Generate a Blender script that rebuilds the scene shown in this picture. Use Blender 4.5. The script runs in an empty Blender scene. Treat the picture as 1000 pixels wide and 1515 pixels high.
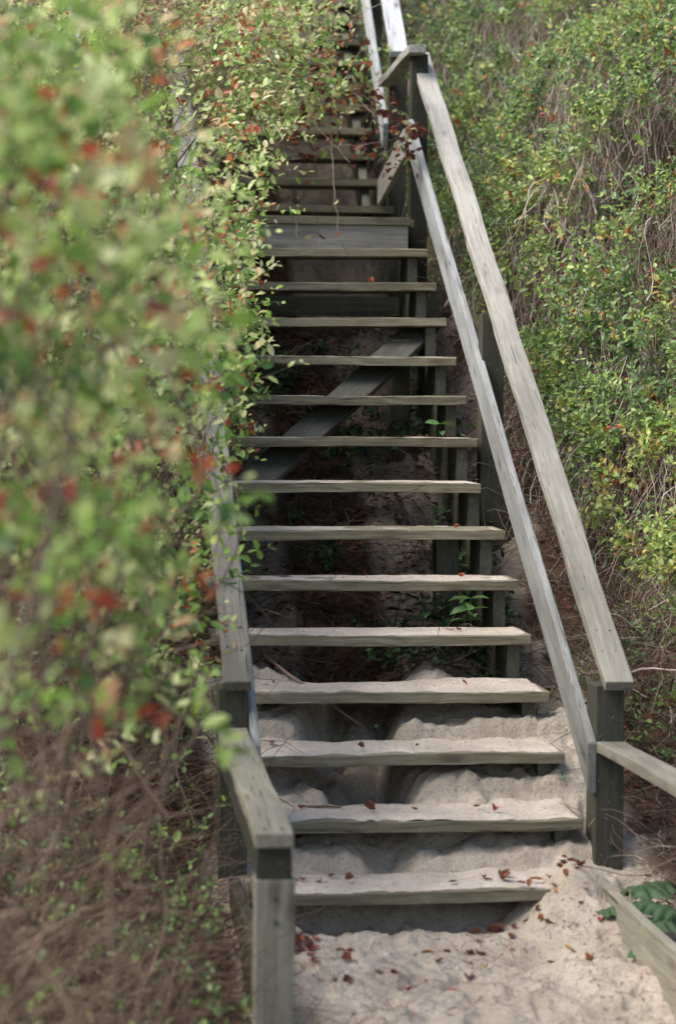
import bpy, bmesh, math, random
import numpy as np
from mathutils import Vector, Matrix

random.seed(7)
rng = np.random.default_rng(11)
SC = bpy.context.scene
COL = SC.collection

# ------------------------------------------------------------------ camera
cam_data = bpy.data.cameras.new("camera")
cam = bpy.data.objects.new("camera", cam_data)
COL.objects.link(cam)
Rv = (0.99369674, -0.11192852, 0.00622821)
Uv = (-0.00106897, 0.04609508, 0.99893649)
Fv = (0.11209658, 0.99264659, -0.04568488)
CAMP = Vector((-1.7037, -7.4670, 1.5540))
cam.matrix_world = Matrix(((Rv[0], Uv[0], -Fv[0], CAMP.x), (Rv[1], Uv[1], -Fv[1], CAMP.y),
                           (Rv[2], Uv[2], -Fv[2], CAMP.z), (0, 0, 0, 1)))
cam_data.sensor_fit = 'VERTICAL'
cam_data.sensor_height = 36.0
cam_data.lens = 3541.0 * 36.0 / 1515.0
cam_data.clip_start = 0.05
cam_data.clip_end = 500.0
cam_data.dof.use_dof = True
cam_data.dof.focus_distance = 9.5
cam_data.dof.aperture_fstop = 2.6
SC.camera = cam

# ------------------------------------------------------------------ sky and sun (bright overcast)
SUN_EL, SUN_AZ = math.radians(52), math.radians(-101)     # azimuth from +Y (up the stairs), negative = left
world = bpy.data.worlds.new("World")
SC.world = world
world.use_nodes = True
wn = world.node_tree
wn.nodes.clear()
sky = wn.nodes.new('ShaderNodeTexSky')
sky.sky_type = 'NISHITA'
sky.sun_disc = False
sky.sun_elevation = SUN_EL
sky.sun_rotation = SUN_AZ
sky.air_density = 1.0
sky.dust_density = 3.0
sky.ozone_density = 1.0
bg = wn.nodes.new('ShaderNodeBackground')
bg.inputs[1].default_value = 0.068
wo = wn.nodes.new('ShaderNodeOutputWorld')
wn.links.new(sky.outputs[0], bg.inputs[0])
wn.links.new(bg.outputs[0], wo.inputs[0])
sd = bpy.data.lights.new("sun", 'SUN')
sd.energy = 1.5
sd.angle = math.radians(45)
sd.color = (1.0, 0.96, 0.90)
sun = bpy.data.objects.new("sun", sd)
COL.objects.link(sun)
sdir = Vector((math.sin(SUN_AZ) * math.cos(SUN_EL), math.cos(SUN_AZ) * math.cos(SUN_EL), math.sin(SUN_EL)))
sun.rotation_euler = sdir.to_track_quat('Z', 'Y').to_euler()
sun.location = (-6, 4, 12)
SC.view_settings.view_transform = 'Standard'
SC.view_settings.look = 'None'
SC.view_settings.exposure = 2.05
SC.view_settings.gamma = 1.0
SC.view_settings.use_curve_mapping = False
SC.cycles.max_bounces = 8
SC.cycles.diffuse_bounces = 3
SC.cycles.glossy_bounces = 2
SC.cycles.transmission_bounces = 3
SC.cycles.sample_clamp_indirect = 5.0

# ------------------------------------------------------------------ constants of the stair
G, RZ = 0.30, 0.17585
S = RZ / G
Y_LAND, Z_LAND = 4.2, 14 * RZ
Y_UP = 5.738

# ------------------------------------------------------------------ noise
def _hash(ix, iy, iz, seed):
    n = (ix * 374761393 + iy * 668265263 + iz * 2147483647 + seed * 1274126177) & 0xFFFFFFFF
    n = ((n ^ (n >> 13)) * 1274126177) & 0xFFFFFFFF
    n = ((n ^ (n >> 16)) * 2246822519) & 0xFFFFFFFF
    return ((n ^ (n >> 15)) & 0xFFFFFF) / float(0xFFFFFF)

def vnoise(x, y, z=0.0, seed=0):
    x, y, z = np.broadcast_arrays(np.asarray(x, float), np.asarray(y, float), np.asarray(z, float))
    fx, fy, fz = np.floor(x), np.floor(y), np.floor(z)
    ix, iy, iz = fx.astype(np.int64), fy.astype(np.int64), fz.astype(np.int64)
    tx, ty, tz = x - fx, y - fy, z - fz
    tx, ty, tz = tx * tx * (3 - 2 * tx), ty * ty * (3 - 2 * ty), tz * tz * (3 - 2 * tz)
    out = 0
    for dx in (0, 1):
        for dy in (0, 1):
            for dz in (0, 1):
                w = (tx if dx else 1 - tx) * (ty if dy else 1 - ty) * (tz if dz else 1 - tz)
                out = out + w * _hash(ix + dx, iy + dy, iz + dz, seed)
    return out * 2 - 1

def fbm(x, y, z=0.0, oct=4, seed=0):
    a, s, f = 0, 1.0, 1.0
    for o in range(oct):
        a = a + s * vnoise(np.asarray(x) * f, np.asarray(y) * f, np.asarray(z) * f, seed + o * 17)
        s *= 0.5
        f *= 2.03
    return a

def sstep(a, b, x):
    t = np.clip((np.asarray(x, float) - a) / (b - a), 0, 1)
    return t * t * (3 - 2 * t)

# ------------------------------------------------------------------ terrain
def nose(y):
    y = np.asarray(y, float)
    low = S * y
    land = np.full_like(y, Z_LAND)
    up = Z_LAND + S * (y - (Y_UP - 0.3))
    v = np.where(y < Y_LAND, low, np.where(y < Y_UP - 0.3, land, up))
    return np.minimum(v, Z_LAND + S * (16.0 - Y_UP) + 0.03 * np.maximum(0, y - 16))

def terrain(x, y, rough=True):
    x = np.asarray(x, float); y = np.asarray(y, float)
    # offset of the sand below the nose line
    off = 0.195 + 0.045 * vnoise(x * 5.5, y * 5.5, 0, 222) * sstep(0.1, 0.3, y) + 0.31 * sstep(1.0, 1.75, y + 0.22 * np.sin(x * 5 + 1) - 0.25 * sstep(-0.75, -1.0, x))
    off = off + 0.10 * sstep(2.5, 4.0, y)
    hole = np.exp(-((x + 0.66) / 0.17) ** 2) * sstep(0.40, 0.75, y) * (1 - sstep(1.5, 2.0, y))
    off = off + 0.20 * hole * sstep(1.2, 1.4, y)
    hole2 = np.exp(-((x + 0.52) / 0.13) ** 2) * np.exp(-((y - 0.52) / 0.16) ** 2)
    up = nose(y) - off
    # terraces: sand drifted level with the back of each of the lower treads, rising under the next one
    i_ = np.floor(y / G); fr = y / G - i_
    prof = np.interp(fr, [0.0, 0.35, 0.62, 0.90, 1.0], [-0.108, -0.085, -0.045, 0.004, 0.068])
    pile = 0.028 * vnoise(x * 4.0, i_ * 3.3, 0, 321) + 0.005 * vnoise(x * 9.0, y * 11, 0, 322) - 0.008
    vis = sstep(0.88, 0.98, fr) + (1 - sstep(0.1, 0.45, fr))
    ter = i_ * RZ + prof + pile * vis
    w = 1 - sstep(0.98, 1.36, y + 0.10 * vnoise(x * 4.0, 3.3, 0, 323) - 0.22 * sstep(-0.80, -1.0, x))
    hw = np.clip(1.5 * np.exp(-((x + 0.69 + 0.03 * np.sin(y * 9)) / 0.14) ** 4), 0, 1) * sstep(0.56, 0.60, y) * (0.75 + 0.35 * vnoise(x * 9, y * 7, 0, 324))
    hw2 = np.exp(-((x + 0.66) / 0.09) ** 2) * sstep(0.26, 0.30, y) * (1 - sstep(0.56, 0.60, y)) * 0.5
    ter = ter - 0.30 * np.clip(hw, 0, 1) - 0.12 * hw2
    off_up = nose(y) - off
    up = ter * w + off_up * (1 - w)
    down = -0.115 + 0.09 * y + 0.0 * x
    down = np.maximum(down, -0.62 + 0.01 * y)
    k = sstep(-0.10, 0.16, y)
    z = down * (1 - k) + up * k
    # pits under the front of tread one
    z = z - 0.055 * sstep(-1.12, -1.02, x) * sstep(-0.25, -0.40, x) * np.exp(-((y - 0.09) / 0.09) ** 2)
    # mound over the right end of the first tread, and the ramp down from it
    z = z + 0.135 * np.exp(-((x + 0.09) / 0.14) ** 2) * np.exp(-((y - 0.03) / 0.17) ** 2)
    z = z + 0.045 * np.exp(-((x + 0.06) / 0.26) ** 2) * np.exp(-((y + 0.45) / 0.6) ** 2)
    z = z + 0.045 * np.exp(-((x + 1.12) / 0.14) ** 2) * np.exp(-((y + 0.10) / 0.35) ** 2)
    # banks
    br = np.maximum(0, x - 0.16)
    z = z + np.minimum(0.62 * br, 2.2) * sstep(-1.2, 0.9, y) + 0.18 * sstep(0.10, 0.35, x) * sstep(1.0, 2.0, y)
    bl = np.maximum(0, -1.32 - x)
    z = z + np.minimum(0.50 * bl, 2.2) * sstep(-7.4, -3.0, y) + 0.2 * sstep(0.0, 0.3, bl) * sstep(-0.2, 1.5, y)
    if rough:
        near = np.exp(-(np.maximum(0, np.abs(x + 0.5) - 1.5) / 1.5) ** 2)
        z = z + 0.020 * fbm(x * 3.1, y * 3.1, 0, 3, 5) * near
        z = z + 0.012 * fbm(x * 13, y * 13, 0, 3, 9) * near
        z = z + 0.0065 * fbm(x * 34, y * 30, 0, 3, 19) * (0.4 + 0.9 * sstep(-0.3, 0.5, fbm(x * 5, y * 5, 0, 2, 23))) * near
        z = z - 0.016 * sstep(0.35, 0.8, vnoise(x * 19, y * 15, 0, 29)) * near
        rd = np.abs(fbm(x * 21, y * 17, 0, 2, 91)); z = z - 0.010 * np.maximum(0, 0.28 - rd) / 0.28 * sstep(-0.1, 0.5, fbm(x * 4, y * 4, 0, 2, 14)) * near
        z = z + 0.014 * sstep(0.0, 0.6, fbm(x * 6.5, y * 8, 0, 3, 141)) * sstep(0.15, 0.4, y) * near
        # soft dimples (trodden sand)
        d = vnoise(x * 7.5, y * 6.0, 0, 41)
        z = z - 0.034 * np.maximum(0, d - 0.10) * near
        wild = sstep(0.15, 0.5, x) + sstep(-1.3, -1.6, x) + sstep(1.2, 2.0, y)
        z = z + 0.05 * np.clip(wild, 0, 1) * fbm(x * 5, y * 5, 0, 4, 77)
        z = z + 0.35 * (1 - near) * fbm(x * 0.35, y * 0.35, 0, 3, 3)
    return z

# ------------------------------------------------------------------ materials
def new_mat(name):
    m = bpy.data.materials.new(name)
    m.use_nodes = True
    nt = m.node_tree
    nt.nodes.clear()
    return m, nt

class NT:
    def __init__(s, nt): s.nt = nt
    def n(s, t, **kw):
        nd = s.nt.nodes.new(t)
        for k, v in kw.items():
            if k == 'inp':
                for kk, vv in v.items(): nd.inputs[kk].default_value = vv
            else: setattr(nd, k, v)
        return nd
    def l(s, a, b): s.nt.links.new(a, b)
    def noise(s, vec, scale, detail=4, rough=0.55, dist=0.0):
        nd = s.n('ShaderNodeTexNoise', inp={'Scale': scale, 'Detail': detail, 'Roughness': rough, 'Distortion': dist})
        s.l(vec, nd.inputs['Vector']); return nd.outputs['Fac']
    def mapping(s, vec, sc):
        nd = s.n('ShaderNodeMapping'); nd.inputs['Scale'].default_value = sc; s.l(vec, nd.inputs['Vector']); return nd.outputs[0]
    def ramp(s, fac, stops, interp='LINEAR'):
        nd = s.n('ShaderNodeValToRGB'); cr = nd.color_ramp; cr.interpolation = interp
        while len(cr.elements) < len(stops): cr.elements.new(0.5)
        for e, (p, c) in zip(cr.elements, stops):
            e.position = p; e.color = (c[0], c[1], c[2], 1) if not isinstance(c, (int, float)) else (c, c, c, 1)
        s.l(fac, nd.inputs[0]); return nd.outputs[0]
    def mix(s, f, a, b, mode='MIX'):
        nd = s.n('ShaderNodeMix', data_type='RGBA', blend_type=mode)
        for i, v in ((0, f), (6, a), (7, b)):
            if isinstance(v, (int, float)): nd.inputs[i].default_value = v
            elif isinstance(v, tuple): nd.inputs[i].default_value = (v[0], v[1], v[2], 1)
            else: s.l(v, nd.inputs[i])
        return nd.outputs[2]
    def math(s, op, a, b=0.0, clamp=False):
        nd = s.n('ShaderNodeMath', operation=op, use_clamp=clamp)
        for i, v in ((0, a), (1, b)):
            if isinstance(v, (int, float)): nd.inputs[i].default_value = v
            else: s.l(v, nd.inputs[i])
        return nd.outputs[0]
    def finish(s, col, rough, height=None, strength=0.3, dist=0.002, spec=0.3, trans=None):
        p = s.n('ShaderNodeBsdfPrincipled')
        if isinstance(col, tuple): p.inputs['Base Color'].default_value = (*col, 1)
        else: s.l(col, p.inputs['Base Color'])
        if isinstance(rough, (int, float)): p.inputs['Roughness'].default_value = rough
        else: s.l(rough, p.inputs['Roughness'])
        p.inputs['Specular IOR Level'].default_value = spec
        if height is not None:
            b = s.n('ShaderNodeBump', inp={'Strength': strength, 'Distance': dist})
            s.l(height, b.inputs['Height']); s.l(b.outputs[0], p.inputs['Normal'])
        o = s.n('ShaderNodeOutputMaterial')
        out = p.outputs[0]
        if trans:
            t = s.n('ShaderNodeBsdfTranslucent')
            if isinstance(col, tuple): t.inputs[0].default_value = (*col, 1)
            else: s.l(col, t.inputs[0])
            m = s.n('ShaderNodeMixShader'); m.inputs[0].default_value = trans
            s.l(out, m.inputs[1]); s.l(t.outputs[0], m.inputs[2]); out = m.outputs[0]
        s.l(out, o.inputs[0])

def wood_mat(name, light, dark, algae_amt, algae=(0.095, 0.098, 0.05), algae_shade=None):
    m, nt = new_mat(name); k = NT(nt)
    tc = k.n('ShaderNodeTexCoord'); oi = k.n('ShaderNodeObjectInfo')
    rnd = k.n('ShaderNodeVectorMath', operation='ADD')
    cmb = k.n('ShaderNodeCombineXYZ')
    r1 = k.math('MULTIPLY', oi.outputs['Random'], 37.0); r2 = k.math('MULTIPLY', oi.outputs['Random'], 11.3)
    k.l(r1, cmb.inputs[0]); k.l(r2, cmb.inputs[1]); k.l(r1, cmb.inputs[2])
    k.l(tc.outputs['Object'], rnd.inputs[0]); k.l(cmb.outputs[0], rnd.inputs[1])
    v = rnd.outputs[0]
    # wavy warp of the grain
    warp = k.n('ShaderNodeTexNoise', inp={'Scale': 3.0, 'Detail': 2.0}); k.l(v, warp.inputs['Vector'])
    wsc = k.n('ShaderNodeVectorMath', operation='SCALE'); k.l(warp.outputs['Color'], wsc.inputs[0]); wsc.inputs['Scale'].default_value = 0.035
    vw = k.n('ShaderNodeVectorMath', operation='ADD'); k.l(v, vw.inputs[0]); k.l(wsc.outputs[0], vw.inputs[1])
    g1 = k.noise(k.mapping(vw.outputs[0], (2.2, 75, 75)), 1.0, 5, 0.65)
    g2 = k.noise(k.mapping(vw.outputs[0], (7.0, 260, 260)), 1.0, 3, 0.6)
    blot = k.noise(k.mapping(v, (2.5, 9, 9)), 1.0, 4, 0.6)
    blot2 = k.noise(v, 17.0, 5, 0.7)
    crack = k.noise(k.mapping(vw.outputs[0], (1.3, 110, 110)), 1.0, 2, 0.5)
    crk = k.ramp(crack, [(0.30, 1.0), (0.35, 0.0)])
    # knots
    vo = k.n('ShaderNodeTexVoronoi', inp={'Scale': 1.0}); k.l(k.mapping(v, (3.4, 9.5, 9.5)), vo.inputs['Vector'])
    kn = k.ramp(vo.outputs['Distance'], [(0.06, 1.0), (0.15, 0.4), (0.24, 0.0)])
    col = k.mix(k.ramp(g1, [(0.38, 0.0), (0.62, 1.0)]), dark, light)
    col = k.mix(k.math('MULTIPLY', k.ramp(g2, [(0.35, 0.0), (0.65, 1.0)]), 0.35), col, tuple(min(1, c * 1.25) for c in light))
    col = k.mix(k.math('MULTIPLY', k.ramp(blot, [(0.35, 1.0), (0.62, 0.0)]), 0.55), col, tuple(c * 0.55 for c in dark))
    al = k.math('MULTIPLY', k.ramp(k.math('ADD', k.math('MULTIPLY', blot, 0.6), k.math('MULTIPLY', blot2, 0.4)), [(0.38, 0.25), (0.56, 1.0)]), algae_amt)
    col = k.mix(al, col, algae)
    lich = k.ramp(k.noise(v, 60.0, 4, 0.7), [(0.63, 0.0), (0.70, 1.0)])
    col = k.mix(k.math('MULTIPLY', lich, 0.35), col, (0.42, 0.44, 0.38))
    col = k.mix(k.math('MULTIPLY', kn, 0.7), col, (0.06, 0.045, 0.03))
    col = k.mix(k.math('MULTIPLY', crk, 0.75), col, (0.03, 0.026, 0.02))
    if algae_shade:   # boards darkened low down: greener algae, plus the hollow's dimmer light painted in
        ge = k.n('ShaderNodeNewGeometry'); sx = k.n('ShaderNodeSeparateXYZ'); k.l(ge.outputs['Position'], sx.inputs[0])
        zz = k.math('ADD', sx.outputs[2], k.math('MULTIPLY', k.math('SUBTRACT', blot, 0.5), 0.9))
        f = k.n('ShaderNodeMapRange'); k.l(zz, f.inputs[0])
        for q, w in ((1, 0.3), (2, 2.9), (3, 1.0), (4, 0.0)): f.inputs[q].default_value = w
        col = k.mix(k.math('MULTIPLY', f.outputs[0], algae_shade), col, (0.45, 0.44, 0.36), 'MULTIPLY')
    var = k.math('ADD', k.math('MULTIPLY', oi.outputs['Random'], 0.5), 0.75)
    hsv = k.n('ShaderNodeHueSaturation'); k.l(var, hsv.inputs['Value']); k.l(col, hsv.inputs['Color'])
    col = hsv.outputs[0]
    h = k.math('SUBTRACT', k.math('ADD', g1, k.math('MULTIPLY', g2, 0.5)), k.math('MULTIPLY', crk, 1.2))
    k.finish(col, k.math('ADD', 0.62, k.math('MULTIPLY', g1, 0.3)), h, 0.55, 0.0022, 0.25)
    return m

def sand_mat(name, base, dark, litter=True):
    m, nt = new_mat(name); k = NT(nt)
    tc = k.n('ShaderNodeTexCoord'); ge = k.n('ShaderNodeNewGeometry'); v = ge.outputs['Position']
    a = k.noise(v, 5.0, 5, 0.6); b = k.noise(v, 38.0, 5, 0.7); c = k.noise(v, 420.0, 3, 0.7)
    col = k.mix(k.ramp(a, [(0.35, 0.0), (0.65, 1.0)]), dark, base)
    col = k.mix(k.math('MULTIPLY', k.ramp(b, [(0.40, 1.0), (0.52, 0.0)]), 0.30), col, tuple(x * 0.72 for x in dark))
    col = k.mix(k.math('MULTIPLY', k.ramp(c, [(0.42, 1.0), (0.52, 0.0)]), 0.28), col, tuple(x * 0.55 for x in dark))
    col = k.mix(k.math('MULTIPLY', k.ramp(c, [(0.56, 0.0), (0.66, 1.0)]), 0.35), col, tuple(min(1, x * 1.35) for x in base))
    sp = k.noise(v, 150.0, 2, 0.5)
    col = k.mix(k.ramp(sp, [(0.66, 0.0), (0.71, 0.85)]), col, (0.055, 0.038, 0.025))
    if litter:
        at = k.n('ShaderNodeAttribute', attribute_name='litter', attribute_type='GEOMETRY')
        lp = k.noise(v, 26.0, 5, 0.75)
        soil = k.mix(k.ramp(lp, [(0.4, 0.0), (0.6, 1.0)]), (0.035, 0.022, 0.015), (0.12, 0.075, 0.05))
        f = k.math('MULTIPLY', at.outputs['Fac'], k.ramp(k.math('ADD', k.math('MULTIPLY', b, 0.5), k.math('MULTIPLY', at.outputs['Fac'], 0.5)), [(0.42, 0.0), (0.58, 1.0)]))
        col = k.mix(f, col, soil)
    d_ = k.noise(v, 85.0, 4, 0.65)
    col = k.mix(k.math('MULTIPLY', k.ramp(d_, [(0.36, 1.0), (0.44, 0.0)]), 0.45), col, tuple(x * 0.45 for x in dark))
    h = k.math('ADD', k.math('ADD', k.math('MULTIPLY', b, 1.0), k.math('MULTIPLY', d_, 0.5)), k.math('MULTIPLY', c, 0.22))
    k.finish(col, 0.95, h, 0.9, 0.012, 0.1)
    return m

def tint_mat(name, stops, rough=0.45, trans=0.3, spec=0.45, interp='LINEAR'):
    m, nt = new_mat(name); k = NT(nt)
    at = k.n('ShaderNodeAttribute', attribute_name='tint', attribute_type='GEOMETRY')
    ge = k.n('ShaderNodeNewGeometry')
    col = k.ramp(at.outputs['Fac'], stops, interp)
    b = k.noise(ge.outputs['Position'], 160.0, 3, 0.6)
    col = k.mix(k.math('MULTIPLY', k.ramp(b, [(0.35, 1.0), (0.6, 0.0)]), 0.35), col, (0.03, 0.028, 0.015))
    k.finish(col, rough, b, 0.2, 0.001, spec, trans)
    return m

M = {}
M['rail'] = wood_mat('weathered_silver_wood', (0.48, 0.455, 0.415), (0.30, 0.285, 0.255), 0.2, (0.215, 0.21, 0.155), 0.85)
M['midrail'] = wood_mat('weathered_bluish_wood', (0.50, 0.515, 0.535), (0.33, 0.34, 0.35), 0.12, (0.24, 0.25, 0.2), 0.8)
M['tread'] = wood_mat('tread_wood', (0.34, 0.305, 0.23), (0.125, 0.11, 0.076), 0.5, (0.108, 0.098, 0.043))
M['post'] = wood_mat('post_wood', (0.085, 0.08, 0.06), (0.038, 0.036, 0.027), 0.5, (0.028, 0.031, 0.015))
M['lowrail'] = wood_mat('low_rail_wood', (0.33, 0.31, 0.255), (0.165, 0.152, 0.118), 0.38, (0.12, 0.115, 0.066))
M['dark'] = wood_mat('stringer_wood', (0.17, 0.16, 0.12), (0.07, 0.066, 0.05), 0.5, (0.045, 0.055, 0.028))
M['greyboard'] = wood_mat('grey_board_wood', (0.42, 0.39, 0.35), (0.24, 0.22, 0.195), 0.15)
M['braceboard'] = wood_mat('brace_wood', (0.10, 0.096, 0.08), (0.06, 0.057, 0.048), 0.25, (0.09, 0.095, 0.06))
M['sand'] = sand_mat('dune_sand', (0.53, 0.455, 0.37), (0.38, 0.322, 0.255))
M['topsand'] = sand_mat('dry_sand', (0.62, 0.545, 0.46), (0.47, 0.405, 0.335), False)
GREEN = [(0.0, (0.06, 0.115, 0.045)), (0.22, (0.11, 0.20, 0.065)), (0.45, (0.21, 0.34, 0.10)), (0.68, (0.34, 0.48, 0.09)),
         (0.80, (0.48, 0.51, 0.14)), (0.88, (0.52, 0.46, 0.14)), (0.93, (0.50, 0.22, 0.05)), (1.0, (0.36, 0.06, 0.04))]
M['leaf'] = tint_mat('hedge_leaf', GREEN, 0.42, 0.42, 0.5)
GREEN2 = [(0.0, (0.05, 0.12, 0.035)), (0.22, (0.12, 0.25, 0.05)), (0.45, (0.28, 0.46, 0.08)), (0.65, (0.56, 0.66, 0.24)),
          (0.78, (0.68, 0.72, 0.38)), (0.85, (0.70, 0.62, 0.32)), (0.91, (0.52, 0.19, 0.06)), (1.0, (0.42, 0.06, 0.035))]
M['leaf_left'] = tint_mat('autumn_leaf', GREEN2, 0.42, 0.48, 0.5)
M['twig'] = tint_mat('twig_bark', [(0.0, (0.10, 0.065, 0.05)), (0.4, (0.24, 0.165, 0.125)), (0.75, (0.38, 0.28, 0.22)), (1.0, (0.58, 0.50, 0.43))], 0.8, 0.0, 0.2)
M['twig_dark'] = tint_mat('dark_twig_bark', [(0.0, (0.05, 0.033, 0.025)), (0.5, (0.12, 0.088, 0.066)), (1.0, (0.26, 0.20, 0.16))], 0.8, 0.0, 0.2)
M['twig_pale'] = tint_mat('pale_twig_bark', [(0.0, (0.14, 0.10, 0.08)), (0.4, (0.34, 0.25, 0.20)), (0.75, (0.50, 0.40, 0.33)), (1.0, (0.66, 0.60, 0.53))], 0.75, 0.0, 0.25)
M['dead'] = tint_mat('dead_stalk', [(0.0, (0.055, 0.036, 0.027)), (0.4, (0.15, 0.10, 0.072)), (0.75, (0.29, 0.21, 0.155)), (1.0, (0.54, 0.45, 0.36))], 0.85, 0.0, 0.15)
M['dry'] = tint_mat('dry_leaf', [(0.0, (0.09, 0.03, 0.018)), (0.3, (0.22, 0.075, 0.04)), (0.55, (0.30, 0.12, 0.06)), (0.75, (0.36, 0.06, 0.04)), (0.88, (0.5, 0.25, 0.07)), (1.0, (0.55, 0.45, 0.14))], 0.6, 0.2, 0.35)
M['plant'] = tint_mat('young_green', [(0.0, (0.018, 0.05, 0.02)), (0.35, (0.05, 0.11, 0.035)), (0.6, (0.08, 0.19, 0.05)), (1.0, (0.16, 0.30, 0.09))], 0.65, 0.25, 0.5)
m, nt = new_mat('rusty_screw'); NT(nt).finish((0.06, 0.05, 0.045), 0.5, spec=0.5); M['screw'] = m
m, nt = new_mat('pale_stump'); k = NT(nt); ge = k.n('ShaderNodeTexCoord')
nz = k.noise(k.mapping(ge.outputs['Object'], (25, 25, 6)), 1.0, 5, 0.6)
k.finish(k.mix(k.ramp(nz, [(0.35, 0.0), (0.6, 1.0)]), (0.11, 0.075, 0.05), (0.46, 0.38, 0.29)), 0.85, nz, 0.8, 0.01); M['stump'] = m

# ------------------------------------------------------------------ object helpers
def link(name, me, mat=None, parent=None):
    o = bpy.data.objects.new(name, me)
    COL.objects.link(o)
    if mat is not None and me is not None and len(me.materials) == 0:
        me.materials.append(mat)
    if parent is not None: o.parent = parent
    return o

def thing(name, loc, label, cat, group=None):
    o = bpy.data.objects.new(name, None)
    COL.objects.link(o)
    o.empty_display_size = 0.1
    o.matrix_basis = Matrix.Translation(Vector(loc))
    o['label'] = label; o['category'] = cat
    if group: o['group'] = group
    return o

def tag(o, label, cat, group=None):
    o['label'] = label; o['category'] = cat
    if group: o['group'] = group
    return o

def np_mesh(name, V, Fq=None, Ft=None, tint=None, smooth=True, attrs=None):
    me = bpy.data.meshes.new(name)
    V = np.asarray(V, np.float32)
    fl, ls, n0 = [], [], 0
    cnt = []
    if Fq is not None and len(Fq):
        Fq = np.asarray(Fq, np.int32); fl.append(Fq.ravel()); cnt.append(np.full(len(Fq), 4))
    if Ft is not None and len(Ft):
        Ft = np.asarray(Ft, np.int32); fl.append(Ft.ravel()); cnt.append(np.full(len(Ft), 3))
    fl = np.concatenate(fl); cnt = np.concatenate(cnt)
    me.vertices.add(len(V)); me.vertices.foreach_set('co', V.ravel())
    me.loops.add(len(fl)); me.loops.foreach_set('vertex_index', fl)
    me.polygons.add(len(cnt))
    st = np.concatenate([[0], np.cumsum(cnt)[:-1]]).astype(np.int32)
    me.polygons.foreach_set('loop_start', st)
    try: me.polygons.foreach_set('loop_total', cnt.astype(np.int32))
    except Exception: pass
    me.polygons.foreach_set('use_smooth', np.full(len(cnt), smooth))
    if tint is not None:
        a = me.attributes.new('tint', 'FLOAT', 'FACE'); a.data.foreach_set('value', np.asarray(tint, np.float32))
    if attrs:
        for nme, val in attrs.items():
            a = me.attributes.new(nme, 'FLOAT', 'POINT'); a.data.foreach_set('value', np.asarray(val, np.float32))
    me.update(); me.validate()
    return me

def frame(p0, p1, up=(0, 0, 1), offset=(0, 0)):
    """matrix with X along p0->p1, Z closest to up, origin at the middle"""
    p0, p1 = Vector(p0), Vector(p1)
    x = (p1 - p0).normalized(); u = Vector(up)
    y = u.cross(x).normalized(); z = x.cross(y)
    c = (p0 + p1) / 2
    return Matrix(((x.x, y.x, z.x, c.x), (x.y, y.y, z.y, c.y), (x.z, y.z, z.z, c.z), (0, 0, 0, 1))), (p1 - p0).length

def board_mesh(L, w, t, bev=0.004, seg=10, jit=0.0012, cut=None):
    bm = bmesh.new()
    bmesh.ops.create_cube(bm, size=1.0)
    for v in bm.verts: v.co = Vector((v.co.x * L, v.co.y * w, v.co.z * t))
    if cut is not None:
        for v in bm.verts:
            s0 = cut[0] if v.co.x < 0 else cut[1]
            v.co.x += s0 * v.co.z
    bmesh.ops.bevel(bm, geom=list(bm.edges), offset=bev, segments=2, affect='EDGES', profile=0.6)
    n = max(2, int(seg))
    for i in range(1, n):
        x = -L / 2 + L * i / n
        if abs(x) < L / 2 - bev * 3 - (t if cut else 0):
            bmesh.ops.bisect_plane(bm, geom=list(bm.verts) + list(bm.edges) + list(bm.faces), plane_co=(x, 0, 0), plane_no=(1, 0, 0))
    o1, o2 = random.random() * 50, random.random() * 50
    for v in bm.verts:
        x = v.co.x
        v.co.y += jit * math.sin(x * 7 + o1) + jit * 0.8 * random.uniform(-1, 1)
        v.co.z += jit * math.sin(x * 5 + o2) + jit * 0.6 * random.uniform(-1, 1)
    me = bpy.data.meshes.new('board'); bm.to_mesh(me); bm.free()
    for p in me.polygons: p.use_smooth = False
    return me

def board(name, p0, p1, w, t, mat, parent=None, up=(0, 0, 1), bev=0.004, seg=10, jit=0.0012, cut=None):
    Mx, L = frame(p0, p1, up)
    me = board_mesh(L, w, t, bev, seg, jit, cut); me.materials.append(mat)
    o = bpy.data.objects.new(name, me); COL.objects.link(o)
    if parent is not None:
        o.parent = parent
        o.matrix_basis = parent.matrix_basis.inverted() @ Mx
    else: o.matrix_basis = Mx
    return o

def screws(o, pts, r=0.0042):
    """screw heads on the +Z face of a board, local XY points"""
    for x, y, z in pts:
        bm = bmesh.new()
        bmesh.ops.create_cone(bm, cap_ends=True, segments=10, radius1=r, radius2=r * 0.85, depth=0.003)
        me = bpy.data.meshes.new('screw'); bm.to_mesh(me); bm.free()
        s = link('screw', me, M['screw'], o); s.location = (x, y, z + 0.0012)

def vpost(name, x0, x1, y0, y1, z0, z1, mat, parent, **kw):
    cx, cy = (x0 + x1) / 2, (y0 + y1) / 2
    return board(name, (cx, cy, z0), (cx, cy, z1), abs(x1 - x0), abs(y1 - y0), mat, parent, up=(0, 1, 0), seg=8, **kw)

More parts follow.
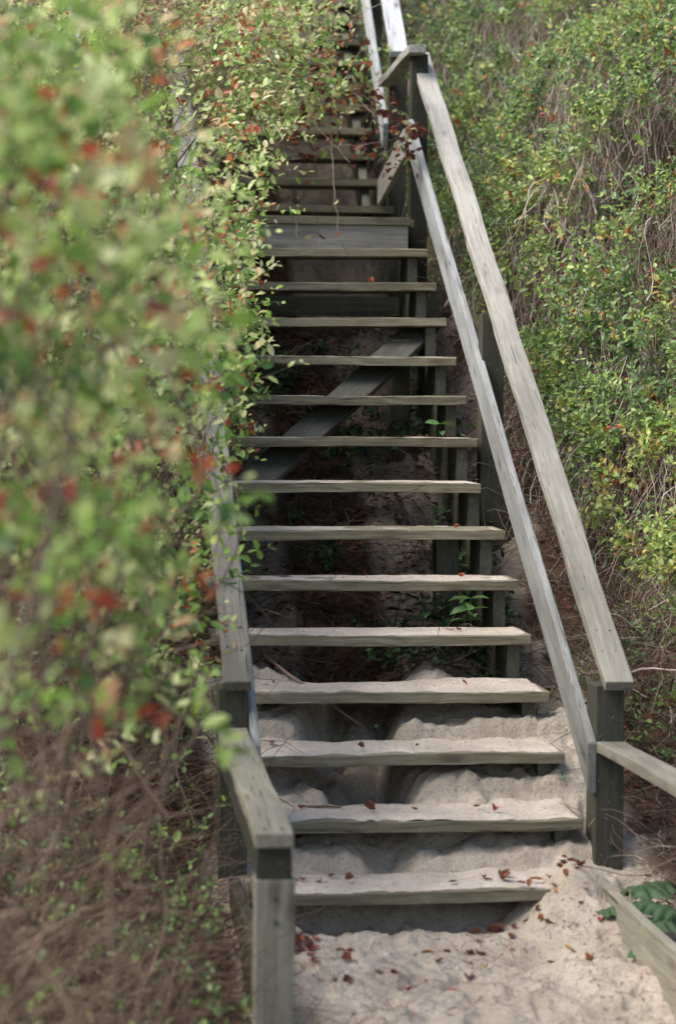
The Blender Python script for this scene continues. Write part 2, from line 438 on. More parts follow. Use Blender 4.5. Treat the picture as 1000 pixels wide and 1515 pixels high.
def xpoly(name, pts, x0, x1, mat, parent):
    """polygon in the YZ plane extruded from x0 to x1"""
    bm = bmesh.new()
    vs = [bm.verts.new((x0, y, z)) for y, z in pts]
    f = bm.faces.new(vs)
    r = bmesh.ops.extrude_face_region(bm, geom=[f])
    for v in r['geom']:
        if isinstance(v, bmesh.types.BMVert): v.co.x = x1
    bmesh.ops.recalc_face_normals(bm, faces=bm.faces)
    bmesh.ops.triangulate(bm, faces=[f for f in bm.faces if len(f.verts) > 4])
    me = bpy.data.meshes.new(name)
    off = parent.matrix_basis.translation
    # local X along the slope so that the grain follows the board
    bm.to_mesh(me); bm.free()
    ang = math.atan(S)
    R = Matrix.Rotation(-ang, 4, 'X') @ Matrix.Rotation(math.radians(-90), 4, 'Z')
    me.transform((R.inverted() @ Matrix.Identity(4)) if False else R)
    o = link(name, me, mat, parent)
    o.matrix_basis = parent.matrix_basis.inverted() @ R.inverted()
    return o

# tubes: P (N,S,3), R (N,S)
def tubes(P, R, sides=3):
    P = np.asarray(P, float); N, Sg, _ = P.shape
    d = P[:, -1] - P[:, 0]; d /= np.linalg.norm(d, axis=1, keepdims=True) + 1e-9
    a = np.where(np.abs(d[:, 2:3]) > 0.8, np.array([[1.0, 0, 0]]), np.array([[0, 0, 1.0]]))
    u = np.cross(d, a); u /= np.linalg.norm(u, axis=1, keepdims=True) + 1e-9
    v = np.cross(d, u)
    th = np.arange(sides) * 2 * np.pi / sides
    ring = np.cos(th)[None, None, :, None] * u[:, None, None] + np.sin(th)[None, None, :, None] * v[:, None, None]
    V = P[:, :, None] + ring * np.asarray(R)[:, :, None, None]
    base = (np.arange(N) * Sg * sides)[:, None, None] + (np.arange(Sg - 1) * sides)[None, :, None]
    j = np.arange(sides)[None, None]; j2 = (j + 1) % sides
    F = np.stack([base + j, base + j2, base + j2 + sides, base + j + sides], -1).reshape(-1, 4)
    return V.reshape(-1, 3), F, np.repeat(np.arange(N), (Sg - 1) * sides)

def curves(p0, p1, seg, wob, sag=0.0):
    """wobbly polylines from p0 to p1 (N,3)"""
    N = len(p0); t = np.linspace(0, 1, seg)[None, :, None]
    P = p0[:, None] * (1 - t) + p1[:, None] * t
    L = np.linalg.norm(p1 - p0, axis=1)[:, None, None]
    b = rng.normal(size=(N, 1, 3)) * wob * L; c = rng.normal(size=(N, 1, 3)) * wob * 0.5 * L
    P = P + b * np.sin(np.pi * t) + c * np.sin(2 * np.pi * t) + rng.normal(size=P.shape) * 0.006 * L * (t * (1 - t) * 4)
    P[..., 2] += (sag * L[..., 0]) * np.sin(np.pi * t[..., 0])
    return P

# leaf template: length 1 along X, width along Y, normal Z
LT = np.array([[0, 0, 0], [0.30, 0.34, 0.05], [0.72, 0.30, 0.02], [1.0, 0, -0.10], [0.72, -0.30, 0.02], [0.30, -0.34, 0.05], [0.33, 0, -0.03], [0.70, 0, -0.05]])
LF = np.array([[0, 6, 1], [6, 7, 2], [6, 2, 1], [7, 3, 2], [0, 5, 6], [5, 4, 7], [5, 7, 6], [4, 3, 7]])

def leaves_mesh(P, A, Nn, L, W, curl):
    """P base, A axis, Nn rough normal, arrays"""
    A = A / (np.linalg.norm(A, axis=1, keepdims=True) + 1e-9)
    Y = np.cross(Nn, A); Y /= np.linalg.norm(Y, axis=1, keepdims=True) + 1e-9
    Z = np.cross(A, Y)
    T = LT
    X_ = T[None, :, 0] * L[:, None]; Y_ = T[None, :, 1] * W[:, None]
    Z_ = T[None, :, 2] * L[:, None] * curl[:, None]
    V = P[:, None] + X_[..., None] * A[:, None] + Y_[..., None] * Y[:, None] + Z_[..., None] * Z[:, None]
    F = (np.arange(len(P)) * 8)[:, None, None] + LF[None]
    return V.reshape(-1, 3), F.reshape(-1, 3)

def make_sprigs(P0, D, K, sp, Lmin, Lmax, drop=0.3, wr=0.62):
    """opposite leaf pairs along short twigs. returns leaf arrays and twig polylines"""
    N = len(P0)
    D = D / np.linalg.norm(D, axis=1, keepdims=True)
    bend = rng.normal(size=(N, 3)) * 0.25
    ks = (np.arange(K) + 0.5)
    spx = sp * rng.uniform(0.7, 1.3, (N, 1))
    t = ks[None] * spx
    pts = P0[:, None] + D[:, None] * t[..., None] + bend[:, None] * (t[..., None] ** 2) * 2.0
    a = np.cross(D, rng.normal(size=(N, 3))); a /= np.linalg.norm(a, axis=1, keepdims=True)
    b = np.cross(D, a)
    ph = (np.arange(K) % 2) * (np.pi / 2)
    ph = ph[None] + rng.normal(size=(N, K)) * 0.5
    out = []
    for s in (1, -1):
        dirv = s * (np.cos(ph)[..., None] * a[:, None] + np.sin(ph)[..., None] * b[:, None]) + 0.55 * D[:, None] + rng.normal(size=(N, K, 3)) * 0.3
        nrm = np.array([-0.25, -0.45, 1.0])[None, None] + rng.normal(size=(N, K, 3)) * 0.6
        Ln = rng.uniform(Lmin, Lmax, (N, K)) * rng.uniform(0.65, 1.2, (N, 1)) * (1.0 - 0.45 * (np.arange(K)[None] / K) ** 2)
        out.append((pts.reshape(-1, 3), dirv.reshape(-1, 3), nrm.reshape(-1, 3), Ln.reshape(-1), np.repeat(np.arange(N), K)))
    cat = [np.concatenate([out[0][i], out[1][i]]) for i in range(5)]
    keep = rng.random(len(cat[0])) > drop
    cat = [c[keep] for c in cat]
    end = (K * spx)
    tt = np.linspace(0, 1, 4)[None, :, None] * end[..., None]
    tw = P0[:, None] + D[:, None] * tt + bend[:, None] * tt ** 2 * 2.0
    return cat, tw

# ------------------------------------------------------------------ ground
def axis_lines(parts):
    out = []
    for a, b, st in parts:
        out.append(np.arange(a, b, st))
    return np.concatenate(out + [[parts[-1][1]]])
xs = axis_lines([(-120, -40, 20), (-40, -8, 4), (-8, -3, 0.5), (-3, -1.5, 0.06), (-1.5, -1.2, 0.02), (-1.2, 0.1, 0.0095), (0.1, 0.7, 0.02), (0.7, 3, 0.06), (3, 8, 0.5), (8, 40, 4), (40, 120, 20)])
ys = axis_lines([(-120, -40, 20), (-40, -10, 3), (-10, -3, 0.5), (-3, -1.2, 0.05), (-1.2, 1.3, 0.0105), (1.3, 2.2, 0.02), (2.2, 9, 0.045), (9, 18, 0.4), (18, 50, 4), (50, 150, 20)])
XX, YY = np.meshgrid(xs, ys)
ZZ = terrain(XX, YY)
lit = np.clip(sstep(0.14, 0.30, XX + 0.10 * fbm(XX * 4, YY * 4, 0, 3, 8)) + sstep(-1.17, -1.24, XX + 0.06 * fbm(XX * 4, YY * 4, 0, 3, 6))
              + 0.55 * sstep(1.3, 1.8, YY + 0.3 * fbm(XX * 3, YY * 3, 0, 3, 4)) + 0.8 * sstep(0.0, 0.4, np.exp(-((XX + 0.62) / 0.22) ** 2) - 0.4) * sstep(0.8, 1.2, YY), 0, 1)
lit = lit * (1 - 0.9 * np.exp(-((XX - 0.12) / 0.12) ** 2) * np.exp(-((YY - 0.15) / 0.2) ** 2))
nx, ny = len(xs), len(ys)
idx = np.arange(nx * ny).reshape(ny, nx)
Fq = np.stack([idx[:-1, :-1], idx[:-1, 1:], idx[1:, 1:], idx[1:, :-1]], -1).reshape(-1, 4)
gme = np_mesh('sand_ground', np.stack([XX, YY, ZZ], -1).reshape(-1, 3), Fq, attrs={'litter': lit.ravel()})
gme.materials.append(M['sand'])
ground = link('ground', gme)
ground['kind'] = 'structure'

# ------------------------------------------------------------------ lower staircase
st = thing('wooden_staircase', (-0.58, 0.0, -0.1), 'weathered grey open-riser timber staircase climbing from the sand to the landing', 'staircase')
TW0, TW1, TD, TT = -1.18, 0.0, 0.272, 0.038
for i in range(1, 15):
    y, z = (i - 1) * G, (i - 1) * RZ
    x1 = TW1 + random.uniform(-0.006, 0.006)
    if i == 8: x1 = -0.042
    if i == 1: x1 = -0.02
    o = board('tread', ((TW0 if i > 1 else -1.115) + random.uniform(-0.01, 0.01), y + TD / 2, z - TT / 2), (x1, y + TD / 2, z - TT / 2 + random.uniform(-0.003, 0.003)),
              TD, TT, M['tread'], st, seg=18, jit=0.0024, bev=random.uniform(0.003, 0.006))
    o.rotation_euler.rotate_axis('X', random.uniform(-0.012, 0.012))
def saw(x0, x1):
    up_, lo = [], []
    for i in range(1, 15):
        y, z = (i - 1) * G, (i - 1) * RZ - TT
        zl = z - RZ if i > 1 else z - 0.25
        up_.append((y + 0.035, zl)); up_.append((y + 0.035, z))
    up_.append((Y_LAND + 0.03, 13 * RZ - TT))
    lo = [(Y_LAND + 0.03, 13 * RZ - TT - 0.30), (0.30, -0.34), (0.035, -0.30)]
    pts = up_[1:] + lo
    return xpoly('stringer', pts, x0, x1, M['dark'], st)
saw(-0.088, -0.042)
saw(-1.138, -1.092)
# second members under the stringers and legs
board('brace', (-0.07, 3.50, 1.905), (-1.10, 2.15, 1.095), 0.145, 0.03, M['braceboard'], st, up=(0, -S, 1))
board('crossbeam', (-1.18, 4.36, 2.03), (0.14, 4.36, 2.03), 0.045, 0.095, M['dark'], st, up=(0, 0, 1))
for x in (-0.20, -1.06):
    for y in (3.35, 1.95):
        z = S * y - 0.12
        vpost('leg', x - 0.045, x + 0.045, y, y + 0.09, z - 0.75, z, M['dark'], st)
# right railing: posts, handrail, midrail
pR = 0.03
vpost('post', pR, pR + 0.094, 0.25, 0.40, -0.35, 0.605 + 0.02, M['post'], st, cut=(0, 0))
vpost('post', pR - 0.01, pR + 0.084, 2.46, 2.56, 0.55, 2.46 * S + 0.49, M['post'], st)
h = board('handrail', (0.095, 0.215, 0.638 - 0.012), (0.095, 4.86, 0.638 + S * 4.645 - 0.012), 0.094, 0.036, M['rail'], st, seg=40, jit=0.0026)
LH = h.dimensions.x / 2
screws(h, [(-LH + 0.17, -0.02, 0.018), (-LH + 0.17, 0.025, 0.018), (-LH + 0.29, -0.022, 0.018), (-LH + 0.29, 0.022, 0.018)])
# middle rail fixed on the inner faces of the posts, with a plumb-cut lower end
cA = math.atan(S)
def midrail(x0, x1, ya, yb, ztop_a, mat, hh=0.147):
    dz = hh / math.cos(cA)
    pts = [(ya, ztop_a - dz), (ya, ztop_a), (yb, ztop_a + S * (yb - ya)), (yb, ztop_a + S * (yb - ya) - dz)]
    bm = bmesh.new()
    vs = [bm.verts.new((x0, y, z)) for y, z in pts]
    f = bm.faces.new(vs); r = bmesh.ops.extrude_face_region(bm, geom=[f])
    for v in r['geom']:
        if isinstance(v, bmesh.types.BMVert): v.co.x = x1
    bmesh.ops.recalc_face_normals(bm, faces=bm.faces)
    bmesh.ops.bevel(bm, geom=list(bm.edges), offset=0.0035, segments=2, affect='EDGES')
    for i in range(1, 26):
        yy = ya + (yb - ya) * i / 26
        bmesh.ops.bisect_plane(bm, geom=list(bm.verts) + list(bm.edges) + list(bm.faces), plane_co=(0, yy, 0), plane_no=(0, 1, 0))
    for v in bm.verts:
        v.co.x += 0.0018 * math.sin(v.co.y * 3) + random.uniform(-0.0007, 0.0007); v.co.z += 0.002 * math.sin(v.co.y * 2.2) + random.uniform(-0.0008, 0.0008)
    me = bpy.data.meshes.new('midrail'); bm.to_mesh(me); bm.free()
    R = Matrix.Rotation(-cA, 4, 'X')
    R2 = Matrix.Rotation(math.radians(-90), 4, 'Z') @ R
    me.transform(R2)
    o = link('midrail', me, mat, st)
    o.matrix_basis = st.matrix_basis.inverted() @ R2.inverted()
    return o
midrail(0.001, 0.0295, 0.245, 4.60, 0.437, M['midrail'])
# left railing
vpost('post', -1.215, -1.121, 0.25, 0.40, -0.35, 0.625, M['post'], st)
vpost('post', -1.215, -1.121, 2.46, 2.56, 0.55, 2.46 * S + 0.49, M['post'], st)
vpost('post', -1.215, -1.121, 4.50, 4.60, 1.7, 3.05, M['post'], st)
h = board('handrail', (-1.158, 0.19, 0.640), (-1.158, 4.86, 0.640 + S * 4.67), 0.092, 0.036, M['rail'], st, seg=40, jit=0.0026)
LH = h.dimensions.x / 2
screws(h, [(-LH + 0.17, -0.02, 0.018), (-LH + 0.19, 0.025, 0.018), (-LH + 0.30, -0.022, 0.018), (-LH + 0.31, 0.022, 0.018)])
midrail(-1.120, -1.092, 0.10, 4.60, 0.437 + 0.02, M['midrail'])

# ------------------------------------------------------------------ landing
ld = thing('stair_landing', (-0.8, 5.0, Z_LAND - 0.2), 'grey timber landing between the lower and the upper flight of steps', 'landing')
ang = math.radians(3.3)
def rp(x, y, z):   # local frame of the upper flight: rotated about its right foot
    c, s_ = math.cos(ang), math.sin(ang)
    ox, oy = 0.06, Y_UP
    return (ox + x * c + (y) * s_, oy - x * s_ + y * c, z)
board('deck_board', (-1.75, 4.2 + 0.07, Z_LAND - 0.019), (-0.036, 4.2 + 0.07, Z_LAND - 0.019), 0.14, 0.038, M['tread'], ld, seg=14)
for j in range(1, 10):
    yy = 4.27 + 0.147 * j
    board('deck_board', (-1.75, yy, Z_LAND - 0.019), (-0.0, yy, Z_LAND - 0.019), 0.141, 0.038, M['tread'], ld, seg=8)
board('fascia', (-1.74, 4.235, Z_LAND - 0.038 - 0.069), (-0.045, 4.235, Z_LAND - 0.038 - 0.069), 0.028, 0.135, M['greyboard'], ld, up=(0, 0, 1))
vpost('post', 0.018, 0.104, 4.60, 4.69, 1.6, 3.318, M['post'], ld)
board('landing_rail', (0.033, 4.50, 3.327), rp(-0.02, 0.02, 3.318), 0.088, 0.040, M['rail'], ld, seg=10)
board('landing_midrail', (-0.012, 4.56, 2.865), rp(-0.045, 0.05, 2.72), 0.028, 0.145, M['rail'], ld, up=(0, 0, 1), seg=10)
for x in (-1.6, -0.9):
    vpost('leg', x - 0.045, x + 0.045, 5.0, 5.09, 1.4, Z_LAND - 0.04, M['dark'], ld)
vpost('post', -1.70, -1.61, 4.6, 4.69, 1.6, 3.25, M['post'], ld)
tg = board('rail_board', (-1.66, 4.45, 3.27), (-1.60, 3.70, 2.87), 0.125, 0.036, M['greyboard'], None, seg=8)
tag(tg, 'pale grey rail board showing through the blurred leaves at upper left', 'board')

# ------------------------------------------------------------------ upper flight
uf = thing('wooden_staircase', rp(-0.6, 0.1, 2.5), 'upper flight of grey timber steps rising behind the landing', 'staircase')
for i in range(13):
    a, b = rp(-1.70, i * G + TD / 2, 2.643 + i * RZ - TT / 2), rp(0.03 if i == 0 else -0.035, i * G + TD / 2, 2.643 + i * RZ - TT / 2)
    board('tread', a, b, TD, TT, M['tread'], uf, seg=8, jit=0.0016)
for xo in (-0.11, -1.60):
    board('stringer', rp(xo, 0.1, 2.643 - 0.24 + 0.1 * S), rp(xo, 3.9, 2.643 - 0.24 + 3.9 * S), 0.045, 0.24, M['dark'], uf, seg=6)
for yo in (0.06, 1.95, 3.75):
    for xo in (0.045, -1.74):
        x, y, _ = rp(xo, yo, 0)
        vpost('post', x - 0.047, x + 0.047, y - 0.05, y + 0.05, 1.9 + yo * S, 3.45 + S * yo, M['post'], uf)
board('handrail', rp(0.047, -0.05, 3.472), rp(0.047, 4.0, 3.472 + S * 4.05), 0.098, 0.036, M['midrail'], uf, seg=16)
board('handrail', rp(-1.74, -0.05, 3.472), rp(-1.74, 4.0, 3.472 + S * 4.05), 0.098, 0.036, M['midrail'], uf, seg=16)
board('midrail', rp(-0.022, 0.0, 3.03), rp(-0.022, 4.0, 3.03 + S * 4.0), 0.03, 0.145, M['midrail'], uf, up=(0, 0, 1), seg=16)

# ------------------------------------------------------------------ low guard rails and kerb boards at the foot
gl = thing('guard_rail', (-1.19, -1.6, -0.4), 'low mossy guard rail with square post in the left foreground', 'railing')
gl['group'] = 'low guard rails at the foot of the steps'
vpost('post', -1.242, -1.146, -1.625, -1.53, -0.6, 0.375, M['lowrail'], gl)
board('cap_rail', (-1.171, 0.247, 0.478), (-1.197, -1.64, 0.478), 0.095, 0.036, M['lowrail'], gl, seg=16, jit=0.002)
board('rail_beam', (-1.170, 0.247, 0.417), (-1.195, -1.622, 0.417), 0.088, 0.082, M['post'], gl, seg=8)
for o_ in list(gl.children):
    if o_.name.startswith('cap_rail'):
        hl = o_.dimensions.x / 2
        screws(o_, [(hl - 0.05, -0.022, 0.018), (hl - 0.05, 0.022, 0.018), (-hl + 0.06, -0.02, 0.018), (-hl + 0.06, 0.024, 0.018), (0.1, 0.0, 0.018)], 0.005)
def bolt(x, y, z, parent, r=0.009):
    bm = bmesh.new(); bmesh.ops.create_cone(bm, cap_ends=True, segments=6, radius1=r, radius2=r * 0.9, depth=0.007)
    me = bpy.data.meshes.new('bolt'); bm.to_mesh(me); bm.free()
    b_ = link('bolt', me, M['screw'], parent)
    b_.matrix_basis = parent.matrix_basis.inverted() @ Matrix.Translation((x, y, z)) @ Matrix.Rotation(math.radians(90), 4, 'X')
bolt(-1.195, -1.628, 0.33, gl, 0.007); bolt(-1.192, -1.628, 0.27, gl, 0.007)
for zz in (0.30, 0.10): bolt(0.085, 0.2475, zz, st, 0.007)
gr = thing('guard_rail', (0.1, -1.0, 0.0), 'low pale guard rail running forward from the right bottom post', 'railing')
gr['group'] = 'low guard rails at the foot of the steps'
board('cap_rail', (0.079, 0.248, 0.425), (0.130, -1.60, 0.425), 0.094, 0.034, M['rail'], gr, seg=16, jit=0.0018)
vpost('post', 0.056, 0.150, -1.58, -1.49, -0.6, 0.406, M['post'], gr)
kb = board('edge_board', (0.010, 0.235, -0.085), (0.030, -2.2, -0.105), 0.032, 0.20, M['lowrail'], None, up=(0, 0, 1), seg=16, jit=0.002)
tag(kb, 'mossy edge board holding the sand at bottom right', 'board', 'edge boards at the foot of the steps')
kb = board('edge_board', (-1.165, 0.225, -0.085), (-1.165, -1.5, -0.085), 0.035, 0.19, M['post'], None, up=(0, 0, 1), seg=12, jit=0.002)
tag(kb, 'dark edge board behind the left foreground post', 'board', 'edge boards at the foot of the steps')

# ------------------------------------------------------------------ sand lying on the treads
SV, SF, nb = [], [], 0
for i in range(1, 15):
    y0, z0 = (i - 1) * G, (i - 1) * RZ
    xr = -0.046 if i == 8 else -0.008
    gx = np.linspace((TW0 if i > 1 else -1.105) + 0.012, xr, 150); gy = np.linspace(y0 + 0.006, y0 + TD + (0.012 if i <= 4 else 0.0), 16)
    A, B = np.meshgrid(gx, gy); t = (B - gy[0]) / (gy[-1] - gy[0])
    thick = {1: 0.013, 2: 0.012, 3: 0.011, 4: 0.009, 5: 0.007, 6: 0.007, 7: 0.006, 8: 0.005, 9: 0.0045}.get(i, 0.0035)
    nz = fbm(A * 9, B * 9, i * 3.1, 4, 21)
    h = thick * (0.85 + 0.42 * nz) * sstep(0, 0.22, t + 0.10 * fbm(A * 14, A * 0 + i, 0, 3, 31))
    if i <= 4: h = h + 0.010 * t ** 2 * sstep(0.0, 0.25, np.abs(A + 0.66) - 0.12) * (1 + 0.5 * nz)
    if i > 4: h = h * sstep(-0.55, -0.1, fbm(A * 2.2, B * 6, i * 7.7, 3, 55) + (0.55 if i < 10 else 0.1))
    edge = np.minimum(sstep(0, 0.012, A - gx[0]), sstep(0, 0.014, gx[-1] - A))
    Z = z0 - 0.0025 + h * edge + 0.0
    SV.append(np.stack([A, B, Z], -1).reshape(-1, 3))
    ii = np.arange(A.size).reshape(A.shape) + nb; nb += A.size
    SF.append(np.stack([ii[:-1, :-1], ii[:-1, 1:], ii[1:, 1:], ii[1:, :-1]], -1).reshape(-1, 4))
sme = np_mesh('tread_sand', np.concatenate(SV), np.concatenate(SF)); sme.materials.append(M['topsand'])
so = link('blown_sand', sme); so['kind'] = 'stuff'
tag(so, 'pale wind-blown sand lying along the tops of the treads', 'sand')

# ------------------------------------------------------------------ vegetation
CP = np.array(CAMP)
def clump(p, f, seed): return fbm(p[:, 0] * f, p[:, 1] * f, p[:, 2] * f, 3, seed)

def px_of(P):
    d = P - CP; z = d @ np.array(Fv)
    return 500 + 3541 * (d @ np.array(Rv)) / z, 757.5 - 3541 * (d @ np.array(Uv)) / z, z

LEAF_VARIANTS = {}
def leaf_variants(key, mat, n, Lr, ramp_fn):
    out = []
    for i in range(n):
        L = rng.uniform(*Lr)
        V, F = leaves_mesh(np.zeros((1, 3)), np.array([[1.0, 0, 0]]), np.array([[0, 0, 1.0]]), np.array([L]), np.array([L * rng.uniform(0.55, 0.8)]), np.array([rng.uniform(0.5, 2.5)]))
        me = np_mesh('leaf_' + key, V, Ft=F, tint=np.full(len(F), ramp_fn())); me.materials.append(mat)
        out.append(me)
    LEAF_VARIANTS[key] = out
    return out

def rand_rot(up=(0, 0, 1), spread=0.7):
    n = Vector(up) + Vector((random.gauss(0, spread), random.gauss(0, spread), random.gauss(0, spread)))
    a = Vector((random.gauss(0, 1), random.gauss(0, 1), random.gauss(0, 0.4)))
    n.normalize(); y = n.cross(a).normalized(); x = y.cross(n)
    return Matrix(((x.x, y.x, n.x, 0), (x.y, y.y, n.y, 0), (x.z, y.z, n.z, 0), (0, 0, 0, 1)))

def build_shrub(base, label, P0, D, matl, key, tintf, K=5, sp=0.02, Lr=(0.022, 0.036), drop=0.3, nstem=200, stem_len=0.9,
                nleaf=45, name='shrub', group=None, stem_r=(0.0016, 0.0045), cat='shrub', twig_mat='twig', foot_x=None):
    root = thing(name, base, label, cat, group)
    inv = np.array(base)
    (lp, ld_, ln, lL, lid), tw = make_sprigs(P0, D, K, sp, Lr[0], Lr[1], drop)
    W = lL * rng.uniform(0.55, 0.9, len(lL))
    V, F = leaves_mesh(lp - inv, ld_, ln, lL, W, rng.uniform(0.2, 2.2, len(lL)))
    spt = tintf(P0); tn = np.clip(spt[lid] + rng.normal(size=len(lL)) * 0.09, 0, 1)
    me = np_mesh('foliage', V, Ft=F, tint=np.repeat(tn, 8)); me.materials.append(matl)
    o = link('foliage', me, None, root); o['kind'] = 'stuff'
    # twigs
    Rr = np.linspace(1, 0.5, 4)[None] * rng.uniform(0.0009, 0.0016, (len(tw), 1))
    V1, F1, id1 = tubes(tw - inv, Rr)
    # stems from the ground to random sprigs
    sel = rng.integers(0, len(P0), nstem)
    top = P0[sel]
    ln_ = rng.uniform(0.4, 1.0, (nstem, 1)) * stem_len
    foot = top.copy(); foot[:, :2] += rng.normal(size=(nstem, 2)) * 0.16 * stem_len
    if foot_x is not None:
        foot[:, 0] = np.minimum(foot[:, 0], foot_x - 0.25 * rng.random(nstem)); foot[:, 2] = top[:, 2]; ln_ = ln_ * 0.55
    tz = terrain(foot[:, 0], foot[:, 1], False) - 0.03
    foot[:, 2] = np.maximum(tz, top[:, 2] - ln_[:, 0])
    P = curves(foot, top, 8, 0.13)
    Rs = np.linspace(1.0, 0.4, 8)[None] * rng.uniform(stem_r[0], stem_r[1], (nstem, 1))
    V2, F2, id2 = tubes(P - inv, Rs)
    t1 = rng.uniform(0.1, 0.7, len(tw))[id1]; t2 = rng.uniform(0.0, 1.0, nstem)[id2]
    me = np_mesh('stems', np.concatenate([V1, V2]), np.concatenate([F1, F2 + len(V1)]), tint=np.concatenate([t1, t2])); me.materials.append(M[twig_mat])
    o = link('stems', me, None, root); o['kind'] = 'stuff'
    # single leaves that can be picked out
    if nleaf:
        var = LEAF_VARIANTS[key]
        u, v, z = px_of(P0)
        d = np.linalg.norm(P0 - CP, axis=1)
        vis = (u > -20) & (u < 1020) & (v > -20) & (v < 1535)
        cand = np.nonzero(vis)[0]
        if len(cand):
            cand = cand[np.argsort(d[cand] + rng.random(len(cand)) * 1.2)][: nleaf * 2]
            rng.shuffle(cand)
            for c in cand[:nleaf]:
                q = P0[c] + rng.normal(size=3) * 0.02 - inv
                lo = bpy.data.objects.new('leaf', random.choice(var)); COL.objects.link(lo); lo.parent = root
                lo.matrix_basis = Matrix.Translation(Vector(q)) @ rand_rot((-0.3, -0.5, 1))
    return root

def vor(P, C):
    return np.argmin(((P[:, None] - np.asarray(C)[None]) ** 2).sum(-1), 1)

# ---- right hedge
def xmin_r(y): return 0.24 + 0.21 * (1 - sstep(1.2, 3.4, y))
def sample_right(n):
    out = []
    tot = 0
    while tot < n:
        m = 60000
        y = rng.uniform(0.8, 14, m) ** 1.0
        w = rng.random(m) ** 1.25
        xf = 0.226 + 0.258 * y + 0.9
        x = xmin_r(y) + w * np.maximum(0.2, xf - xmin_r(y))
        dx = x - xmin_r(y)
        H = np.minimum(0.95, 0.34 + 0.55 * sstep(1.0, 3.5, y) * np.minimum(dx * 2.2, 1.0))
        hh = H * (1 - 0.8 * rng.random(m) ** 2.2)
        z = terrain(x, y, False) + hh
        P = np.stack([x, y, z], -1)
        c = clump(P, 3.4, 101) + 0.8 * clump(P, 10.0, 303)
        keep = rng.random(m) < sstep(-0.30, 0.42, c) * (0.6 + 0.4 * sstep(1.0, 3.0, y)) * (1 + 0.5 * sstep(7, 10, y))
        # frustum cull with a margin
        u, v, d = px_of(P)
        keep &= (u > 480) & (u < 1350) & (v > -220) & (v < 1350)
        out.append(P[keep]); tot += keep.sum()
    return np.concatenate(out)[:n]
PR = sample_right(17500)
def tint_right(P):
    c = clump(P, 1.7, 401)
    r = rng.random(len(P))
    t = 0.42 + 0.30 * c + 0.18 * rng.normal(size=len(P)) + 0.10 * sstep(4.5, 2.0, P[:, 1])
    t = np.where(r > 0.955, 0.87 + 0.06 * rng.random(len(P)), np.clip(t, 0, 0.82))
    return t
leaf_variants('right', M['leaf'], 14, (0.028, 0.04), lambda: float(rng.choice([rng.uniform(0.1, 0.8), rng.uniform(0.4, 0.8), rng.uniform(0.8, 0.93)], p=[0.6, 0.28, 0.12])))
RC = [(0.75, 1.9, 0.9), (0.55, 3.4, 1.9), (0.5, 4.9, 2.9), (1.3, 4.4, 2.8), (0.7, 7.0, 3.7), (1.7, 7.0, 3.9), (0.8, 10.0, 5.3), (2.2, 10.0, 5.5)]
RL = ['leafy shrub with yellow-green leaves beside the foot of the right handrail',
      'dense shrub against the middle of the right handrail',
      'dense green shrub beside the top of the right handrail',
      'twiggy shrub at the right edge above the handrail middle',
      'small-leaved shrub just right of the landing post',
      'thick shrub on the upper right bank with orange leaves among green',
      'distant shrub at the top beside the upper handrail',
      'distant pale twiggy shrub in the top right corner']
idr = vor(PR, RC)
for i, (c, lab) in enumerate(zip(RC, RL)):
    P0 = PR[idr == i]
    if len(P0) < 20: continue
    D = rng.normal(size=(len(P0), 3)) * 0.6 + np.array([-0.45, -0.4, 0.75])
    b = (c[0], c[1], float(terrain(c[0], c[1], False)))
    near = i < 4
    build_shrub(b, lab, P0, D, M['leaf'], 'right', tint_right, K=5, sp=0.023, Lr=((0.026, 0.042) if i < 6 else (0.032, 0.052)), nstem=int((1100 if i < 3 else 2000) + len(P0) * 0.7), drop=0.34, stem_len=0.5, twig_mat='twig_pale',
                nleaf=70, stem_r=(0.0012, 0.0036), group='shrubs on the right bank')

